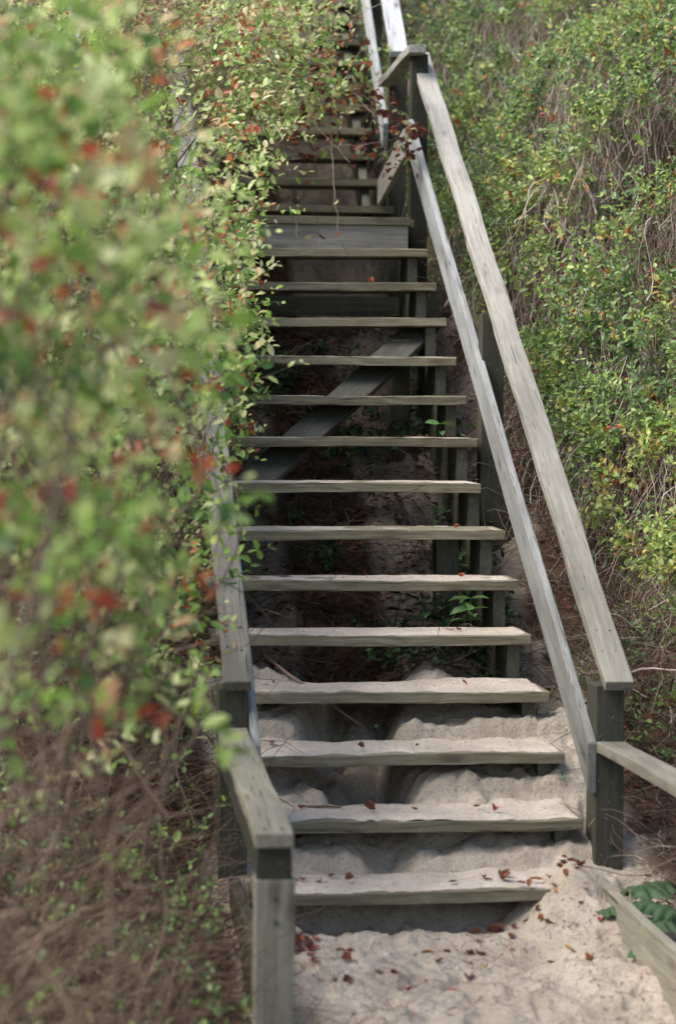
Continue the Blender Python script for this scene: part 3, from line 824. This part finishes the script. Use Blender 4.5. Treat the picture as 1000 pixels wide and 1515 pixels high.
# ---- left hedge
def edge_l(y, z):
    D = y + 7.47
    e = -1.70 + 0.115 * (D - 3)
    e = np.where(D > 6, -1.355 + 0.075 * (D - 6), e)
    # overhang towards the stair high up and far
    e = e + 1.30 * sstep(10.2, 12.6, D) * sstep(0.35, 0.85, z - nose(y))
    e = e + 0.10 * sstep(6.5, 8.0, D) * (1 - sstep(10.0, 11.0, D)) * sstep(1.25, 1.55, z)
    e = e - 0.25 * sstep(10.5, 11.5, D) * (1 - sstep(0.2, 0.5, z - nose(y)))
    return e
def sample_left(n, ylo, yhi, dens_floor=0.35):
    out = []; tot = 0; it = 0
    while tot < n and it < 60:
        it += 1
        m = 60000
        y = rng.uniform(ylo, yhi, m)
        D = y + 7.47
        zc = 1.554 + D * (595 - rng.uniform(-120, 1300, m)) / 3541
        e = edge_l(y, zc)
        xl = -1.7 + 0.112 * D - 0.190 * D
        x = e + 0.05 * rng.normal(size=m) * 1.0 - (rng.random(m) ** 1.2) * np.maximum(0.25, e - xl + 0.1)
        P = np.stack([x, y, zc], -1)
        hg = zc - terrain(x, y, False)
        u, v, d = px_of(P)
        leafy = 1 - sstep(600, 1180, v + 60 * clump(P, 2.0, 9))
        c = clump(P, 3.6, 202) + 0.7 * clump(P, 9.0, 303)
        Hmax = 1.35 + 0.9 * (y < 1.5) + 0.9 * sstep(3.0, 5.0, y)
        keep = (rng.random(m) < sstep(-0.35, 0.45, c) * (0.035 + 0.965 * leafy)) & (hg > 0.05) & (hg < Hmax + 0.35 * c)
        keep &= (u > -320) & (u < 640) & (v > -150) & (v < 1560)
        keep &= ~((d < 9.6) & (u > 455))
        keep &= ~((u > 335 + 40 * sstep(700, 560, v) + 65 * sstep(540, 350, v) + 40 * sstep(330, 120, v)) & (d < 11.2) & (rng.random(m) > 0.05))
        keep &= ~((u > 515 - 100 * sstep(150, 330, v) - 90 * sstep(70, 0, v) * (d > 13)) & (rng.random(m) > 0.08))
        keep &= u < 590
        keep &= ~((u > 425) & (v < 150) & (rng.random(m) > 0.42))
        out.append(P[keep]); tot += keep.sum()
    return np.concatenate(out)[:n]
PL = np.concatenate([sample_left(300, -4.3, -3.0), sample_left(640, -3.0, -1.0), sample_left(1500, -1.0, 1.5), sample_left(3500, 1.5, 4.0), sample_left(5600, 4.0, 6.6), sample_left(2600, 6.6, 10.0)])
def tint_left(P):
    c = clump(P, 2.0, 501); c2 = clump(P, 4.0, 701)
    r = rng.random(len(P)) - 0.06 * (c2 > 0.35)
    t = 0.46 + 0.24 * c + 0.17 * rng.normal(size=len(P)) + 0.12 * sstep(1.3, 2.4, P[:, 2] - 0.25 * np.maximum(0, P[:, 1]))  # higher leaves paler: the brighter light up there is put into the tint
    t = np.where(r > 0.9, 0.82 + 0.05 * rng.random(len(P)), np.clip(t, 0, 0.8))
    t = np.where(r < 0.05, 0.90 + 0.09 * rng.random(len(P)), t)
    return t
leaf_variants('left', M['leaf_left'], 14, (0.03, 0.045), lambda: float(rng.choice([rng.uniform(0.2, 0.8), rng.uniform(0.8, 0.88), rng.uniform(0.9, 1.0)], p=[0.74, 0.16, 0.10])))
LC = [(-1.9, -3.9, 1.3), (-1.9, -2.1, 1.4), (-1.7, 0.0, 1.6), (-1.6, 2.2, 2.3), (-1.3, 4.4, 3.2), (-0.5, 4.9, 3.3), (-1.6, 8.0, 5.0)]
LL = ['strongly blurred leafy shrub closest to the camera at the left edge',
      'blurred shrub with red and yellow leaves left of the foreground post',
      'leafy autumn shrub crowding the lower left handrail',
      'bushy shrub with red leaf clusters hiding the middle of the left handrail',
      'shrub with yellow-green leaves at the upper left of the steps',
      'overhanging shrub reaching across the landing towards the handrail',
      'distant leafy shrub at the top left behind the upper steps']
idl = vor(PL, LC)
for i, (c, lab) in enumerate(zip(LC, LL)):
    P0 = PL[idl == i]
    if len(P0) < 10: continue
    D = rng.normal(size=(len(P0), 3)) * 0.7 + np.array([0.6, -0.35, 0.45])
    b = (c[0], c[1], float(terrain(c[0], c[1], False))) if i != 5 else (-1.35, 4.9, Z_LAND)
    build_shrub(b, lab, P0, D, M['leaf_left'], 'left', tint_left, twig_mat=('twig' if i > 3 else 'twig_dark'), K=5, sp=0.026, Lr=(0.040, 0.062) if i == 0 else (0.030, 0.050) if i < 3 else (0.028, 0.046), nstem=int(90 + len(P0) * 0.16),
                nleaf=70, foot_x=(-1.27 if i >= 2 else -1.62 + 0.12 * i), group='autumn shrubs on the left bank', stem_len=1.0, drop=0.35)

# ---- dead stalks and brown tangle on both banks
def tangle(name, label, n, box, hmax, lr, updir, rr=(0.0009, 0.0024), filt=None, base_z=None, tmax=1.0):
    x = rng.uniform(box[0], box[1], n); y = rng.uniform(box[2], box[3], n)
    if filt is not None:
        k_ = filt(x, y); x, y = x[k_], y[k_]
    n = len(x)
    z = terrain(x, y, True) + hmax * rng.random(n) ** 2.0 * (1 if base_z is None else base_z)
    p0 = np.stack([x, y, z], -1)
    d = rng.normal(size=(n, 3)) * np.array([1, 1, 0.45]) + np.array(updir)
    d /= np.linalg.norm(d, axis=1, keepdims=True)
    p1 = p0 + d * rng.uniform(lr[0], lr[1], (n, 1))
    tz = terrain(p1[:, 0], p1[:, 1], False) + 0.01
    p1[:, 2] = np.maximum(p1[:, 2], tz)
    P = curves(p0, p1, 7, 0.12, 0.05)
    R = np.linspace(1, 0.45, 7)[None] * rng.uniform(rr[0], rr[1], (n, 1))
    V, F, id_ = tubes(P, R)
    me = np_mesh(name, V, F, tint=(tmax * rng.random(n) ** 1.3)[id_]); me.materials.append(M['dead'])
    o = link(name, me); o['kind'] = 'stuff'; tag(o, label, 'dead stalks')
    return o
tangle('dead_stalks', 'tangle of reddish brown dead stalks on the bank behind the right handrail', 9000, (0.16, 1.2, -0.3, 5.2), 0.22, (0.08, 0.38), (-0.2, -0.25, 0.25),
       filt=lambda x, y: (x < 0.30 + 0.27 * y + 0.25) & (rng.random(len(x)) < 0.35 + 0.65 * sstep(0.18, 0.30, x)) & ((x > 0.20) | (y > 0.42)))
tangle('dead_stalks', 'brown dead stalks and grass covering the bank left of the steps', 12500, (-2.3, -1.20, -3.2, 3.5), 0.28, (0.10, 0.42), (0.1, -0.2, 0.35), tmax=0.7,
       filt=lambda x, y: (x > -1.95 - 0.035 * (y + 2)) & (rng.random(len(x)) < 0.45 + 0.55 * sstep(-1.24, -1.34, x)))
tangle('dead_stalks', 'thin dry stalks and roots in the shadow under the steps', 1600, (-1.15, 0.15, 1.35, 4.6), 0.10, (0.08, 0.35), (0, -0.1, 0.05))
# tall blurred brown stems of the near left shrubs
n = 330
y = rng.uniform(-4.0, -1.0, n); D = y + 7.47
x = -1.72 + 0.10 * (D - 3) * 1.0 - rng.random(n) * 0.045 * D * 2.2 + 0.02
z = 1.554 + D * (595 - rng.uniform(800, 1750, n)) / 3541
p0 = np.stack([x, y, z], -1)
d = np.stack([rng.normal(size=n) * 0.55 + 0.35, rng.normal(size=n) * 0.3, rng.uniform(0.1, 1.1, n)], -1)
d /= np.linalg.norm(d, axis=1, keepdims=True)
p1 = p0 + d * rng.uniform(0.15, 0.5, (n, 1))
lim = edge_l(p1[:, 1], p1[:, 2]) + 0.03
p1[:, 0] = np.minimum(p1[:, 0], lim); p0[:, 0] = np.minimum(p0[:, 0], edge_l(p0[:, 1], p0[:, 2]))
P = curves(p0, p1, 7, 0.08)
V, F, id_ = tubes(P, np.linspace(1, 0.5, 7)[None] * rng.uniform(0.0010, 0.0045, (n, 1)), 4)
me = np_mesh('brown_stems', V, F, tint=(0.6 * rng.random(n))[id_]); me.materials.append(M['dead'])
o = link('dead_stalks', me); o['kind'] = 'stuff'; tag(o, 'blurred arching brown stems in the lower left foreground', 'dead stalks')

tangle('small_twigs', 'short brown twig bits scattered on the sand at the foot of the steps', 420, (-1.12, 0.0, -1.1, 0.0), 0.004, (0.015, 0.07), (0, 0, 0), rr=(0.0006, 0.0014),
       filt=lambda x, y: fbm(x * 5, y * 5, 0, 2, 12) > -0.15)
# low green leaves among the tangles (ground cover)
def cover(name, label, n, box, filt, hm=0.14, tl=(0.15, 0.6), Lr=(0.02, 0.035), clumpf=4.0, thr=0.15, mat='leaf'):
    x = rng.uniform(box[0], box[1], n); y = rng.uniform(box[2], box[3], n)
    c = fbm(x * clumpf, y * clumpf, 0, 3, 900)
    k_ = filt(x, y) & (c > thr)
    x, y = x[k_], y[k_]; n = len(x)
    P0 = np.stack([x, y, terrain(x, y, True) + hm * rng.random(n)], -1)
    D = rng.normal(size=(n, 3)) * 0.6 + np.array([0, -0.3, 0.6])
    (lp, ld_, ln, lL, lid), tw = make_sprigs(P0, D, 3, 0.022, Lr[0], Lr[1], 0.25)
    V, F = leaves_mesh(lp, ld_, ln, lL, lL * rng.uniform(0.55, 0.9, len(lL)), rng.uniform(0.2, 2.0, len(lL)))
    me = np_mesh(name, V, Ft=F, tint=np.repeat(rng.uniform(tl[0], tl[1], len(lL)), 8)); me.materials.append(M[mat])
    o = link(name, me); o['kind'] = 'stuff'; tag(o, label, 'ground cover')
cover('ground_cover', 'small green ground cover leaves on the right bank below the hedge', 2600, (0.22, 1.3, -0.1, 3.5), lambda x, y: x < 0.55 + 0.26 * y)
cover('ground_cover', 'green leaves scattered through the brown stalks of the left bank', 2400, (-2.2, -1.27, -3.0, 3.0), lambda x, y: x > -2.05, 0.35, thr=0.0)
cover('ground_cover', 'dark green leaves growing in the gloom under the steps', 1500, (-1.1, 0.05, 1.5, 4.0), lambda x, y: y > 1.4, 0.12, (0.0, 0.8), (0.03, 0.05), 2.5, 0.2, 'plant')

# ------------------------------------------------------------------ litter
def fleck(n, box, filt, name, label, size=(0.003, 0.014), lift=0.002, on_treads=False):
    x = rng.uniform(box[0], box[1], n); y = rng.uniform(box[2], box[3], n)
    k_ = filt(x, y); x, y = x[k_], y[k_]; n = len(x)
    z = terrain(x, y, True) + lift
    if on_treads:
        i = np.floor(y / G); fr = y - i * G
        k2 = (fr < TD - 0.01) & (fr > 0.012) & (i < 14); x, y, i = x[k2], y[k2], i[k2]; n = len(x)
        z = i * RZ + 0.0125 * np.where(i < 4, 1, 0.6) + lift
    P0 = np.stack([x, y, z], -1)
    A = rng.normal(size=(n, 3)) * np.array([1, 1, 0.15]); Nn = np.array([0, 0, 1.0]) + rng.normal(size=(n, 3)) * 0.3
    L = rng.uniform(size[0], size[1], n) * rng.uniform(0.6, 1.3, n)
    V, F = leaves_mesh(P0, A, Nn, L, L * rng.uniform(0.25, 0.8, n), rng.uniform(-3, 3, n))
    me = np_mesh(name, V, Ft=F, tint=np.repeat(rng.random(n) ** 1.5 * 0.8, 8)); me.materials.append(M['dry'])
    o = link(name, me); o['kind'] = 'stuff'; tag(o, label, 'litter')
fleck(10000, (-1.2, 0.02, -1.3, 0.0), lambda x, y: rng.random(len(x)) < 0.04 + 0.34 * sstep(0.0, 0.7, fbm(x * 6, y * 6, 0, 3, 88)) + 0.5 * sstep(-0.85, -1.1, x) * (y > -0.5), 'leaf_litter', 'tiny dark leaf crumbs sprinkled over the sand at the foot of the steps')
fleck(9000, (-1.15, 0.1, 1.3, 4.4), lambda x, y: fbm(x * 4, y * 4, 0, 2, 66) > -0.3, 'leaf_litter', 'dark red-brown fallen leaves covering the ground under the steps', (0.015, 0.04))
fleck(1500, (-1.16, -0.02, 0.0, 2.7), lambda x, y: rng.random(len(x)) < 0.85, 'leaf_litter', 'small leaf crumbs on the sandy treads', (0.003, 0.010), 0.003, True)
fleck(6000, (0.16, 1.1, -0.3, 4.5), lambda x, y: x < 0.45 + 0.27 * y, 'leaf_litter', 'brown leaf litter on the right bank behind the posts', (0.012, 0.035), 0.004)
fleck(9000, (-2.1, -1.19, -2.6, 3.0), lambda x, y: x > -3, 'leaf_litter', 'brown leaf litter on the left bank beside the steps', (0.012, 0.035), 0.004)

# curled fallen leaves, one object each
def curled_mesh(L, W, tint, curl, seed):
    r_ = random.Random(seed)
    n1, n2 = 7, 4
    V, F = [], []
    lob = [0.0, 0.55, 0.95, 0.70, 1.0, 0.55, 0.02]
    for a in range(n1):
        t = a / (n1 - 1)
        for b in range(-n2 // 2, n2 // 2 + 1):
            s_ = b / (n2 / 2)
            x = (t - 0.5) * L; y = s_ * W * 0.5 * lob[a] * r_.uniform(0.85, 1.15)
            z = curl * (abs(s_) ** 1.6) * W * 0.45 * lob[a] + curl * 0.25 * L * (t - 0.4) ** 2 + r_.uniform(-1, 1) * 0.05 * W
            V.append((x, y, z))
    c = n2 + 1
    for a in range(n1 - 1):
        for b in range(n2):
            F.append((a * c + b, a * c + b + 1, (a + 1) * c + b + 1, (a + 1) * c + b))
    V = np.array(V); V[:, 2] -= V[:, 2].min()
    # stalk
    P = np.array([[[L * 0.5, 0, 0.1 * W], [L * 0.62, 0, 0.15 * W], [L * 0.8, 0.03 * L, 0.1 * W]]])
    V2, F2, _ = tubes(P, np.full((1, 3), 0.0008))
    F = np.concatenate([np.array(F), F2 + len(V)])
    me = np_mesh('fallen_leaf', np.concatenate([V, V2]), F, tint=np.full(len(F), tint)); me.materials.append(M['dry'])
    return me
kinds = {}
for kk, tt in (('brown', 0.35), ('dark', 0.12), ('red', 0.74), ('orange', 0.88), ('yellow', 0.98)):
    kinds[kk] = [curled_mesh(rng.uniform(0.024, 0.052), rng.uniform(0.016, 0.038), float(np.clip(tt + rng.normal() * 0.05, 0, 1)), rng.uniform(0.3, 1.8), s_) for s_ in range(6)]
def fallen(kind, x, y, z, place, scale=1.0):
    o = bpy.data.objects.new('fallen_leaf', random.choice(kinds[kind])); COL.objects.link(o)
    o.matrix_basis = Matrix.Translation((x, y, z)) @ rand_rot((0, 0, 1), 0.25) @ Matrix.Scale(scale * random.uniform(0.55, 1.25), 4)
    cn = {'brown': 'curled brown', 'dark': 'shrivelled dark brown', 'red': 'small red', 'orange': 'bright orange', 'yellow': 'pale yellow'}[kind]
    tag(o, f'{cn} fallen leaf {place}', 'leaf', f'{kind} fallen leaves {place}')
def gz(x, y): return float(terrain(np.array([x]), np.array([y]))[0])
for (x, y, kind, n_, sx, sy) in [(-0.14, 0.02, 'brown', 6, 0.05, 0.05), (-0.30, 0.07, 'brown', 5, 0.09, 0.04), (-0.13, -0.05, 'orange', 2, 0.04, 0.02), (-0.30, 0.10, 'dark', 3, 0.1, 0.05),
                                (-0.06, 0.16, 'dark', 5, 0.03, 0.05)]:
    for _ in range(n_):
        xx, yy = x + random.gauss(0, sx), y + random.gauss(0, sy)
        yy = max(yy, -0.2)
        zz = gz(xx, yy)
        if 0 <= yy < TD and xx < -0.02: zz = max(zz, 0.016)
        fallen(kind, xx, yy, zz + 0.002, 'near the right end of the lowest tread')
for _ in range(34):
    xx, yy = -1.02 + random.gauss(0, 0.07), -0.20 + random.gauss(0, 0.09)
    xx = max(xx, -1.13)
    fallen(random.choice(['brown', 'dark', 'red', 'brown', 'yellow']), xx, yy, gz(xx, yy) + 0.003, 'heaped beside the left foreground post')
for q_ in range(34):
    cx_, cy_ = ((-0.42, -0.22), (-0.30, -0.12), (-0.18, -0.30), (-0.85, -0.45), (-0.55, -0.35))[q_ % 5]
    xx, yy = min(-0.05, max(-1.1, random.gauss(cx_, 0.13))), min(-0.04, random.gauss(cy_, 0.13))
    fallen(random.choice(['brown', 'dark', 'orange', 'brown', 'red', 'dark']), xx, yy, gz(xx, yy) + 0.002, 'on the sand in front of the steps', 0.85)
TWH = {2: 'on the second tread', 3: 'on the third tread', 4: 'on the fourth tread', 5: 'on the fifth tread', 6: 'on the sixth tread', 7: 'on the seventh tread'}
for i, lst in {2: [(-0.92, .18, 'brown'), (-0.55, .12, 'brown'), (-0.33, .16, 'brown'), (-0.28, .10, 'red'), (-0.70, .14, 'dark')],
               3: [(-1.0, .2, 'brown'), (-0.7, .08, 'dark'), (-0.5, .10, 'dark')], 4: [(-1.05, .22, 'dark'), (-0.97, .20, 'brown'), (-1.0, .12, 'red'), (-0.28, .15, 'red')],
               5: [(-0.26, .1, 'dark'), (-0.29, .12, 'red')], 6: [(-0.88, .12, 'brown'), (-0.20, .12, 'red')], 7: [(-0.17, .1, 'red')], 1: [(-0.95, .15, 'brown'), (-0.9, .12, 'red'), (-0.85, .2, 'dark'), (-1.0, .18, 'brown'), (-0.8, .14, 'brown')]}.items():
    for (xx, dy, kd) in lst:
        fallen(kd, xx, (i - 1) * G + dy, (i - 1) * RZ + (0.017 if i < 5 else 0.008), TWH.get(i, 'towards the left of the lowest tread'), 0.9)
FL = {}
for o_ in COL.objects:
    if o_.name.startswith('fallen_leaf'): FL.setdefault(o_['group'], []).append(o_)
ORD = ['leftmost'] + [w + ' from left' for w in 'second third fourth fifth sixth seventh eighth ninth tenth eleventh twelfth thirteenth fourteenth fifteenth sixteenth seventeenth eighteenth nineteenth twentieth'.split()]
for g_, lst in FL.items():
    if len(lst) < 2: continue
    lst.sort(key=lambda q: (q.location.x + 1.7) / (q.location.y + 7.5))
    for j_, q in enumerate(lst):
        o2 = ORD[min(j_, 19)] if j_ < len(lst) - 1 or j_ < 2 else 'rightmost'
        kd_, pl_ = g_.split(' fallen leaves ')
        q['label'] = f'{kd_} fallen leaf, {o2}, {pl_}'
fallen('orange', -0.30, 12 * G + 0.05, 12 * RZ + 0.004, 'standing on the thirteenth tread', 1.0)

# ------------------------------------------------------------------ small plants
PLV = [leaves_mesh(np.zeros((1, 3)), np.array([[1.0, 0, 0]]), np.array([[0, 0, 1.0]]), np.array([1.0]), np.array([w_]), np.array([c_])) for w_, c_ in ((0.62, 1.5), (0.7, 2.2), (0.8, 1.0))]
def seedling(x, y, z, h, nl, L, label, tint=0.7, name='seedling'):
    t = thing(name, (x, y, z), label, 'plant')
    lean = Vector((random.uniform(-0.2, 0.2), random.uniform(-0.4, 0.0), 1)) * h
    P = curves(np.array([[0, 0, -0.02]]), np.array([list(lean)]), 6, 0.04)
    V, F, _ = tubes(P, np.full((1, 6), 0.0016), 4)
    me = np_mesh('stem', V, F, tint=np.full(len(F), 0.4)); me.materials.append(M['plant']); link('stem', me, None, t)
    for j in range(nl):
        f = (0.35 + 0.65 * (j // 2 + 1) / (nl / 2)); f = min(f, 1)
        az = j * math.pi + (j // 2) * 1.5 + random.uniform(-0.3, 0.3)
        V, F = random.choice(PLV)
        me = np_mesh('leaf', V * L * random.uniform(0.7, 1.1), Ft=F, tint=np.full(len(F), tint + random.uniform(-0.2, 0.2))); me.materials.append(M['plant'])
        o = link('leaf', me, None, t)
        p = lean * f
        o.matrix_basis = Matrix.Translation(p) @ Matrix.Rotation(az, 4, 'Z') @ Matrix.Rotation(random.uniform(-0.25, 0.25), 4, 'Y') @ Matrix.Rotation(random.uniform(-0.4, 0.4) - 0.2, 4, 'X')
# positions from where they show between the treads
seedling(-0.20, 1.52, 4 * RZ - 0.05, 0.16, 10, 0.085, 'bright green seedling with broad leaves behind the fifth tread', 0.9)
seedling(-0.34, 1.60, 4 * RZ - 0.05, 0.16, 8, 0.075, 'darker green seedling left of the bright seedling behind the fifth tread', 0.4)
seedling(-0.42, 1.78, 4 * RZ - 0.06, 0.20, 8, 0.07, 'dark green leaves growing among sand behind the fifth tread', 0.3)
seedling(-0.12, 2.72, 8 * RZ - 0.10, 0.16, 6, 0.065, 'glossy green leaves above the right end of the ninth tread', 0.6)
seedling(-0.03, 2.75, 8 * RZ - 0.10, 0.15, 6, 0.06, 'green leaves poking out beside the right end of the ninth tread', 0.7)
seedling(-0.74, 0.93, 2 * RZ - 0.02, 0.06, 4, 0.03, 'tiny two-leaved sprout in the hollow above the third tread', 0.8)
seedling(-0.60, 0.95, 2 * RZ - 0.02, 0.08, 4, 0.03, 'tiny dark sprout right of the hollow above the third tread', 0.4)
seedling(-0.03, 0.95, 3 * RZ - 0.07, 0.05, 5, 0.03, 'small sprout under the right end of the fourth tread', 0.85)
seedling(-0.005, 0.62, 2 * RZ - 0.13, 0.07, 6, 0.026, 'small green sprout under the right end of the third tread', 0.75)
seedling(-1.04, 0.13, 0.005, 0.05, 4, 0.035, 'bright green leaf beside the left post at the lowest tread', 0.8)

# broad crumpled leaves at the lower right
bp = thing('broad_leaf_plant', (-0.005, -0.30, -0.145), 'broad crumpled dark green leaves hanging over the bottom right edge board', 'plant')
def broad_leaf(p, dirv, L, W, seed):
    r_ = random.Random(seed)
    na, nb_ = 29, 13
    V, F = [], []
    for a in range(na):
        t = a / (na - 1)
        wv = (math.sin(math.pi * min(1, t * 1.05 + 0.03)) ** 0.6) * W * 0.5 * (1 + 0.28 * math.cos(t * 34)) * (1 + 0.06 * r_.uniform(-1, 1))
        for b in range(nb_):
            s_ = b / (nb_ - 1) * 2 - 1
            x = t * L - abs(s_) * 0.10 * L * (1 - t); y = s_ * wv
            z = -0.16 * L * t * t + 0.10 * W * abs(s_) * math.cos(t * 20 + abs(s_) * 5) * 0.5 - 0.20 * W * s_ * s_ + r_.uniform(-1, 1) * 0.006 * L * 3
            V.append((x, y, z))
    for a in range(na - 1):
        for b in range(nb_ - 1):
            F.append((a * nb_ + b, a * nb_ + b + 1, (a + 1) * nb_ + b + 1, (a + 1) * nb_ + b))
    me = np_mesh('leaf', np.array(V), np.array(F), tint=np.full(len(F), r_.uniform(0.2, 0.48))); me.materials.append(M['plant'])
    o = link('leaf', me, None, bp)
    x = Vector(dirv).normalized(); y = Vector((0, 0, 1)).cross(x).normalized(); z = x.cross(y)
    o.matrix_basis = Matrix(((x.x, y.x, z.x, p[0]), (x.y, y.y, z.y, p[1]), (x.z, y.z, z.z, p[2]), (0, 0, 0, 1)))
broad_leaf((0.10, 0.12, 0.14), (-0.8, 0.1, -0.05), 0.17, 0.10, 1)
broad_leaf((0.06, 0.16, 0.17), (0.6, 0.35, 0.12), 0.20, 0.15, 2)
broad_leaf((0.08, 0.10, 0.15), (0.7, -0.6, 0.0), 0.17, 0.13, 3)
broad_leaf((0.02, -0.08, 0.05), (0.5, -0.8, 0.1), 0.16, 0.13, 4)
broad_leaf((0.05, 0.0, 0.10), (0.9, 0.2, 0.25), 0.17, 0.14, 5)
p0 = np.array([[0.0, 0.0, -0.05], [0.02, 0.0, -0.05], [0.03, -0.02, -0.05], [-0.02, -0.05, -0.05]]); p1 = np.array([[0.10, 0.12, 0.14], [0.06, 0.16, 0.17], [0.08, 0.10, 0.15], [0.02, -0.08, 0.05]])
V, F, _ = tubes(curves(p0, p1, 7, 0.05), np.full((4, 7), 0.0028), 5)
me = np_mesh('stem', V, F, tint=np.full(len(F), 0.6)); me.materials.append(M['twig']); link('stem', me, None, bp)

# bleached stump and twig on the right bank, pale root under the steps
def lump(name, loc, sx, sy, sz, seed, mat, label, cat, rot=(0, 0, 0)):
    bm = bmesh.new(); bmesh.ops.create_icosphere(bm, subdivisions=4, radius=1.0)
    co = np.array([v.co[:] for v in bm.verts])
    nn = fbm(co[:, 0] * 1.6, co[:, 1] * 1.6, co[:, 2] * 1.6, 4, seed)
    for v, q in zip(bm.verts, nn):
        v.co = v.co * (1 + 0.38 * q); v.co.x *= sx; v.co.y *= sy; v.co.z *= sz
    me = bpy.data.meshes.new(name); bm.to_mesh(me); bm.free()
    for p in me.polygons: p.use_smooth = True
    o = link(name, me, mat); o.location = loc; o.rotation_euler = rot
    return tag(o, label, cat)
lump('tree_stump', (0.33, 2.55, 0.97), 0.045, 0.05, 0.09, 12, M['stump'], 'bleached broken stump on the bank behind the right handrail', 'stump', (0.1, 0.35, 0))
lump('tree_stump', (0.40, 2.45, 0.84), 0.03, 0.05, 0.06, 15, M['stump'], 'small weathered piece of root wood just below the bleached stump', 'stump', (0, 0.8, 0))
def rod(name, pts, r, mat, label, cat, tint=0.8, sides=7, taper=0.6):
    P = np.array([pts], float); n_ = len(pts)
    V, F, _ = tubes(P, np.linspace(1, taper, n_)[None] * r, sides)
    me = np_mesh(name, V, F, tint=np.full(len(F), tint)); me.materials.append(mat)
    return tag(link(name, me), label, cat)
rod('dry_stick', [(0.22, 0.62, 0.622), (0.26, 0.60, 0.640), (0.30, 0.58, 0.645), (0.36, 0.56, 0.640), (0.45, 0.55, 0.645)], 0.0045, M['twig'], 'pinkish bare stick sticking out right of the handrail end', 'stick', 0.9)
rod('root', [(-0.98, 1.30, 0.62), (-0.90, 1.18, 0.56), (-0.80, 1.08, 0.50), (-0.72, 1.02, 0.44), (-0.66, 1.0, 0.40)], 0.007, M['twig'], 'bare root crossing the hollow under the fourth tread', 'root', 0.5)
rod('dry_stick', [(-0.93, 0.53, 0.19), (-0.89, 0.50, 0.193), (-0.84, 0.49, 0.196), (-0.79, 0.48, 0.194)], 0.0065, M['dead'], 'short reddish stick lying on the second tread', 'stick', 0.45)
rod('dry_stick', [(-1.06, 0.56, 0.26), (-1.0, 0.50, 0.225), (-0.95, 0.46, 0.20), (-0.955, 0.42, 0.19)], 0.002, M['dead'], 'thin bent twig at the left end of the second tread', 'stick', 0.2)

# dried vine hanging over the landing railing
vn = thing('dried_vine', (-1.1, 4.6, 3.1), 'dried vine with curled brown leaves drooping across the landing handrail', 'vine')
def vpt(u, v, d):   # a point on the vine, measured along the line of sight of the survey photo
    q = CP + (np.array(Fv) + np.array(Rv) * (u - 500) / 3541 + np.array(Uv) * (757.5 - v) / 3541) * d
    return q
vine_lines = [([(380, 190), (430, 160), (480, 138), (530, 125), (570, 150), (600, 170), (612, 200), (605, 235)], 11.7),
              ([(400, 215), (450, 180), (490, 150), (520, 95), (545, 60)], 11.8),
              ([(470, 130), (490, 200), (495, 280), (500, 350), (525, 400)], 11.4),
              ([(420, 100), (470, 90), (510, 120), (560, 180), (600, 215), (620, 255)], 11.6),
              ([(390, 240), (440, 235), (490, 215), (540, 215), (590, 205)], 11.6), ([(400, 90), (440, 130), (470, 190), (520, 240)], 11.5),
              ([(410, 60), (450, 100), (520, 130), (575, 170)], 11.7),
              ([(540, 235), (570, 225), (600, 205), (615, 180)], 11.6),
              ([(430, 290), (437, 320), (440, 350)], 11.5), ([(470, 320), (471, 350), (473, 366)], 11.5),
              ([(440, 75), (470, 60), (500, 50), (530, 62), (560, 120)], 11.9)]
VB = np.array([-1.1, 4.6, 3.1])
for pts, d in vine_lines:
    Q = np.array([vpt(u, v, d + 0.15 * math.sin(i_ * 1.7)) for i_, (u, v) in enumerate(pts)])
    tt = np.linspace(0, len(pts) - 1, len(pts) * 4)
    Qi = np.stack([np.interp(tt, range(len(pts)), Q[:, j]) for j in range(3)], -1) + rng.normal(size=(len(tt), 3)) * 0.0035
    V, F, _ = tubes((Qi - VB)[None], np.linspace(0.0030, 0.0014, len(tt))[None], 5)
    me = np_mesh('stem', V, F, tint=np.full(len(F), 0.55)); me.materials.append(M['twig']); link('stem', me, None, vn)
    for k_ in range(len(tt)):
        if random.random() < (0.75 if pts[0][0] not in (470, 430) else 0.15):
            w = Qi[k_] - VB + rng.normal(size=3) * 0.018
            dry = random.random() < 0.5
            me = random.choice(kinds[random.choice(['brown', 'dark', 'brown', 'orange'])]) if dry else random.choice(LEAF_VARIANTS['left'])
            o = bpy.data.objects.new('leaf', me); COL.objects.link(o); o.parent = vn
            o.matrix_basis = Matrix.Translation(Vector(w)) @ rand_rot((0, -0.6, 0.3), 0.9) @ Matrix.Scale(random.uniform(0.7, 1.15), 4)
for (u, v, n_) in [(612, 195, 22), (605, 225, 12), (588, 245, 6), (572, 252, 6), (580, 165, 16), (560, 150, 14), (530, 120, 14), (500, 150, 12), (480, 120, 14), (500, 95, 12), (460, 170, 12), (540, 190, 8), (440, 200, 10), (500, 190, 10), (470, 230, 8), (430, 110, 10), (545, 215, 8), (520, 240, 6), (450, 260, 6), (420, 150, 8)]:
    for _ in range(n_):
        w = vpt(u + random.gauss(0, 9 if u < 600 else 6), v + random.gauss(0, 12 if u < 600 else 8), 11.6 + random.gauss(0, 0.03)) - VB
        o = bpy.data.objects.new('leaf', random.choice(kinds[random.choice(['brown', 'dark', 'brown'])] if (u > 555 or random.random() < 0.6) else LEAF_VARIANTS['left'])); COL.objects.link(o); o.parent = vn
        o.matrix_basis = Matrix.Translation(Vector(w)) @ rand_rot((0, -0.7, 0.2), 1.0) @ Matrix.Scale(random.uniform(0.6, 1.1), 4)
bpy.context.view_layer.update()
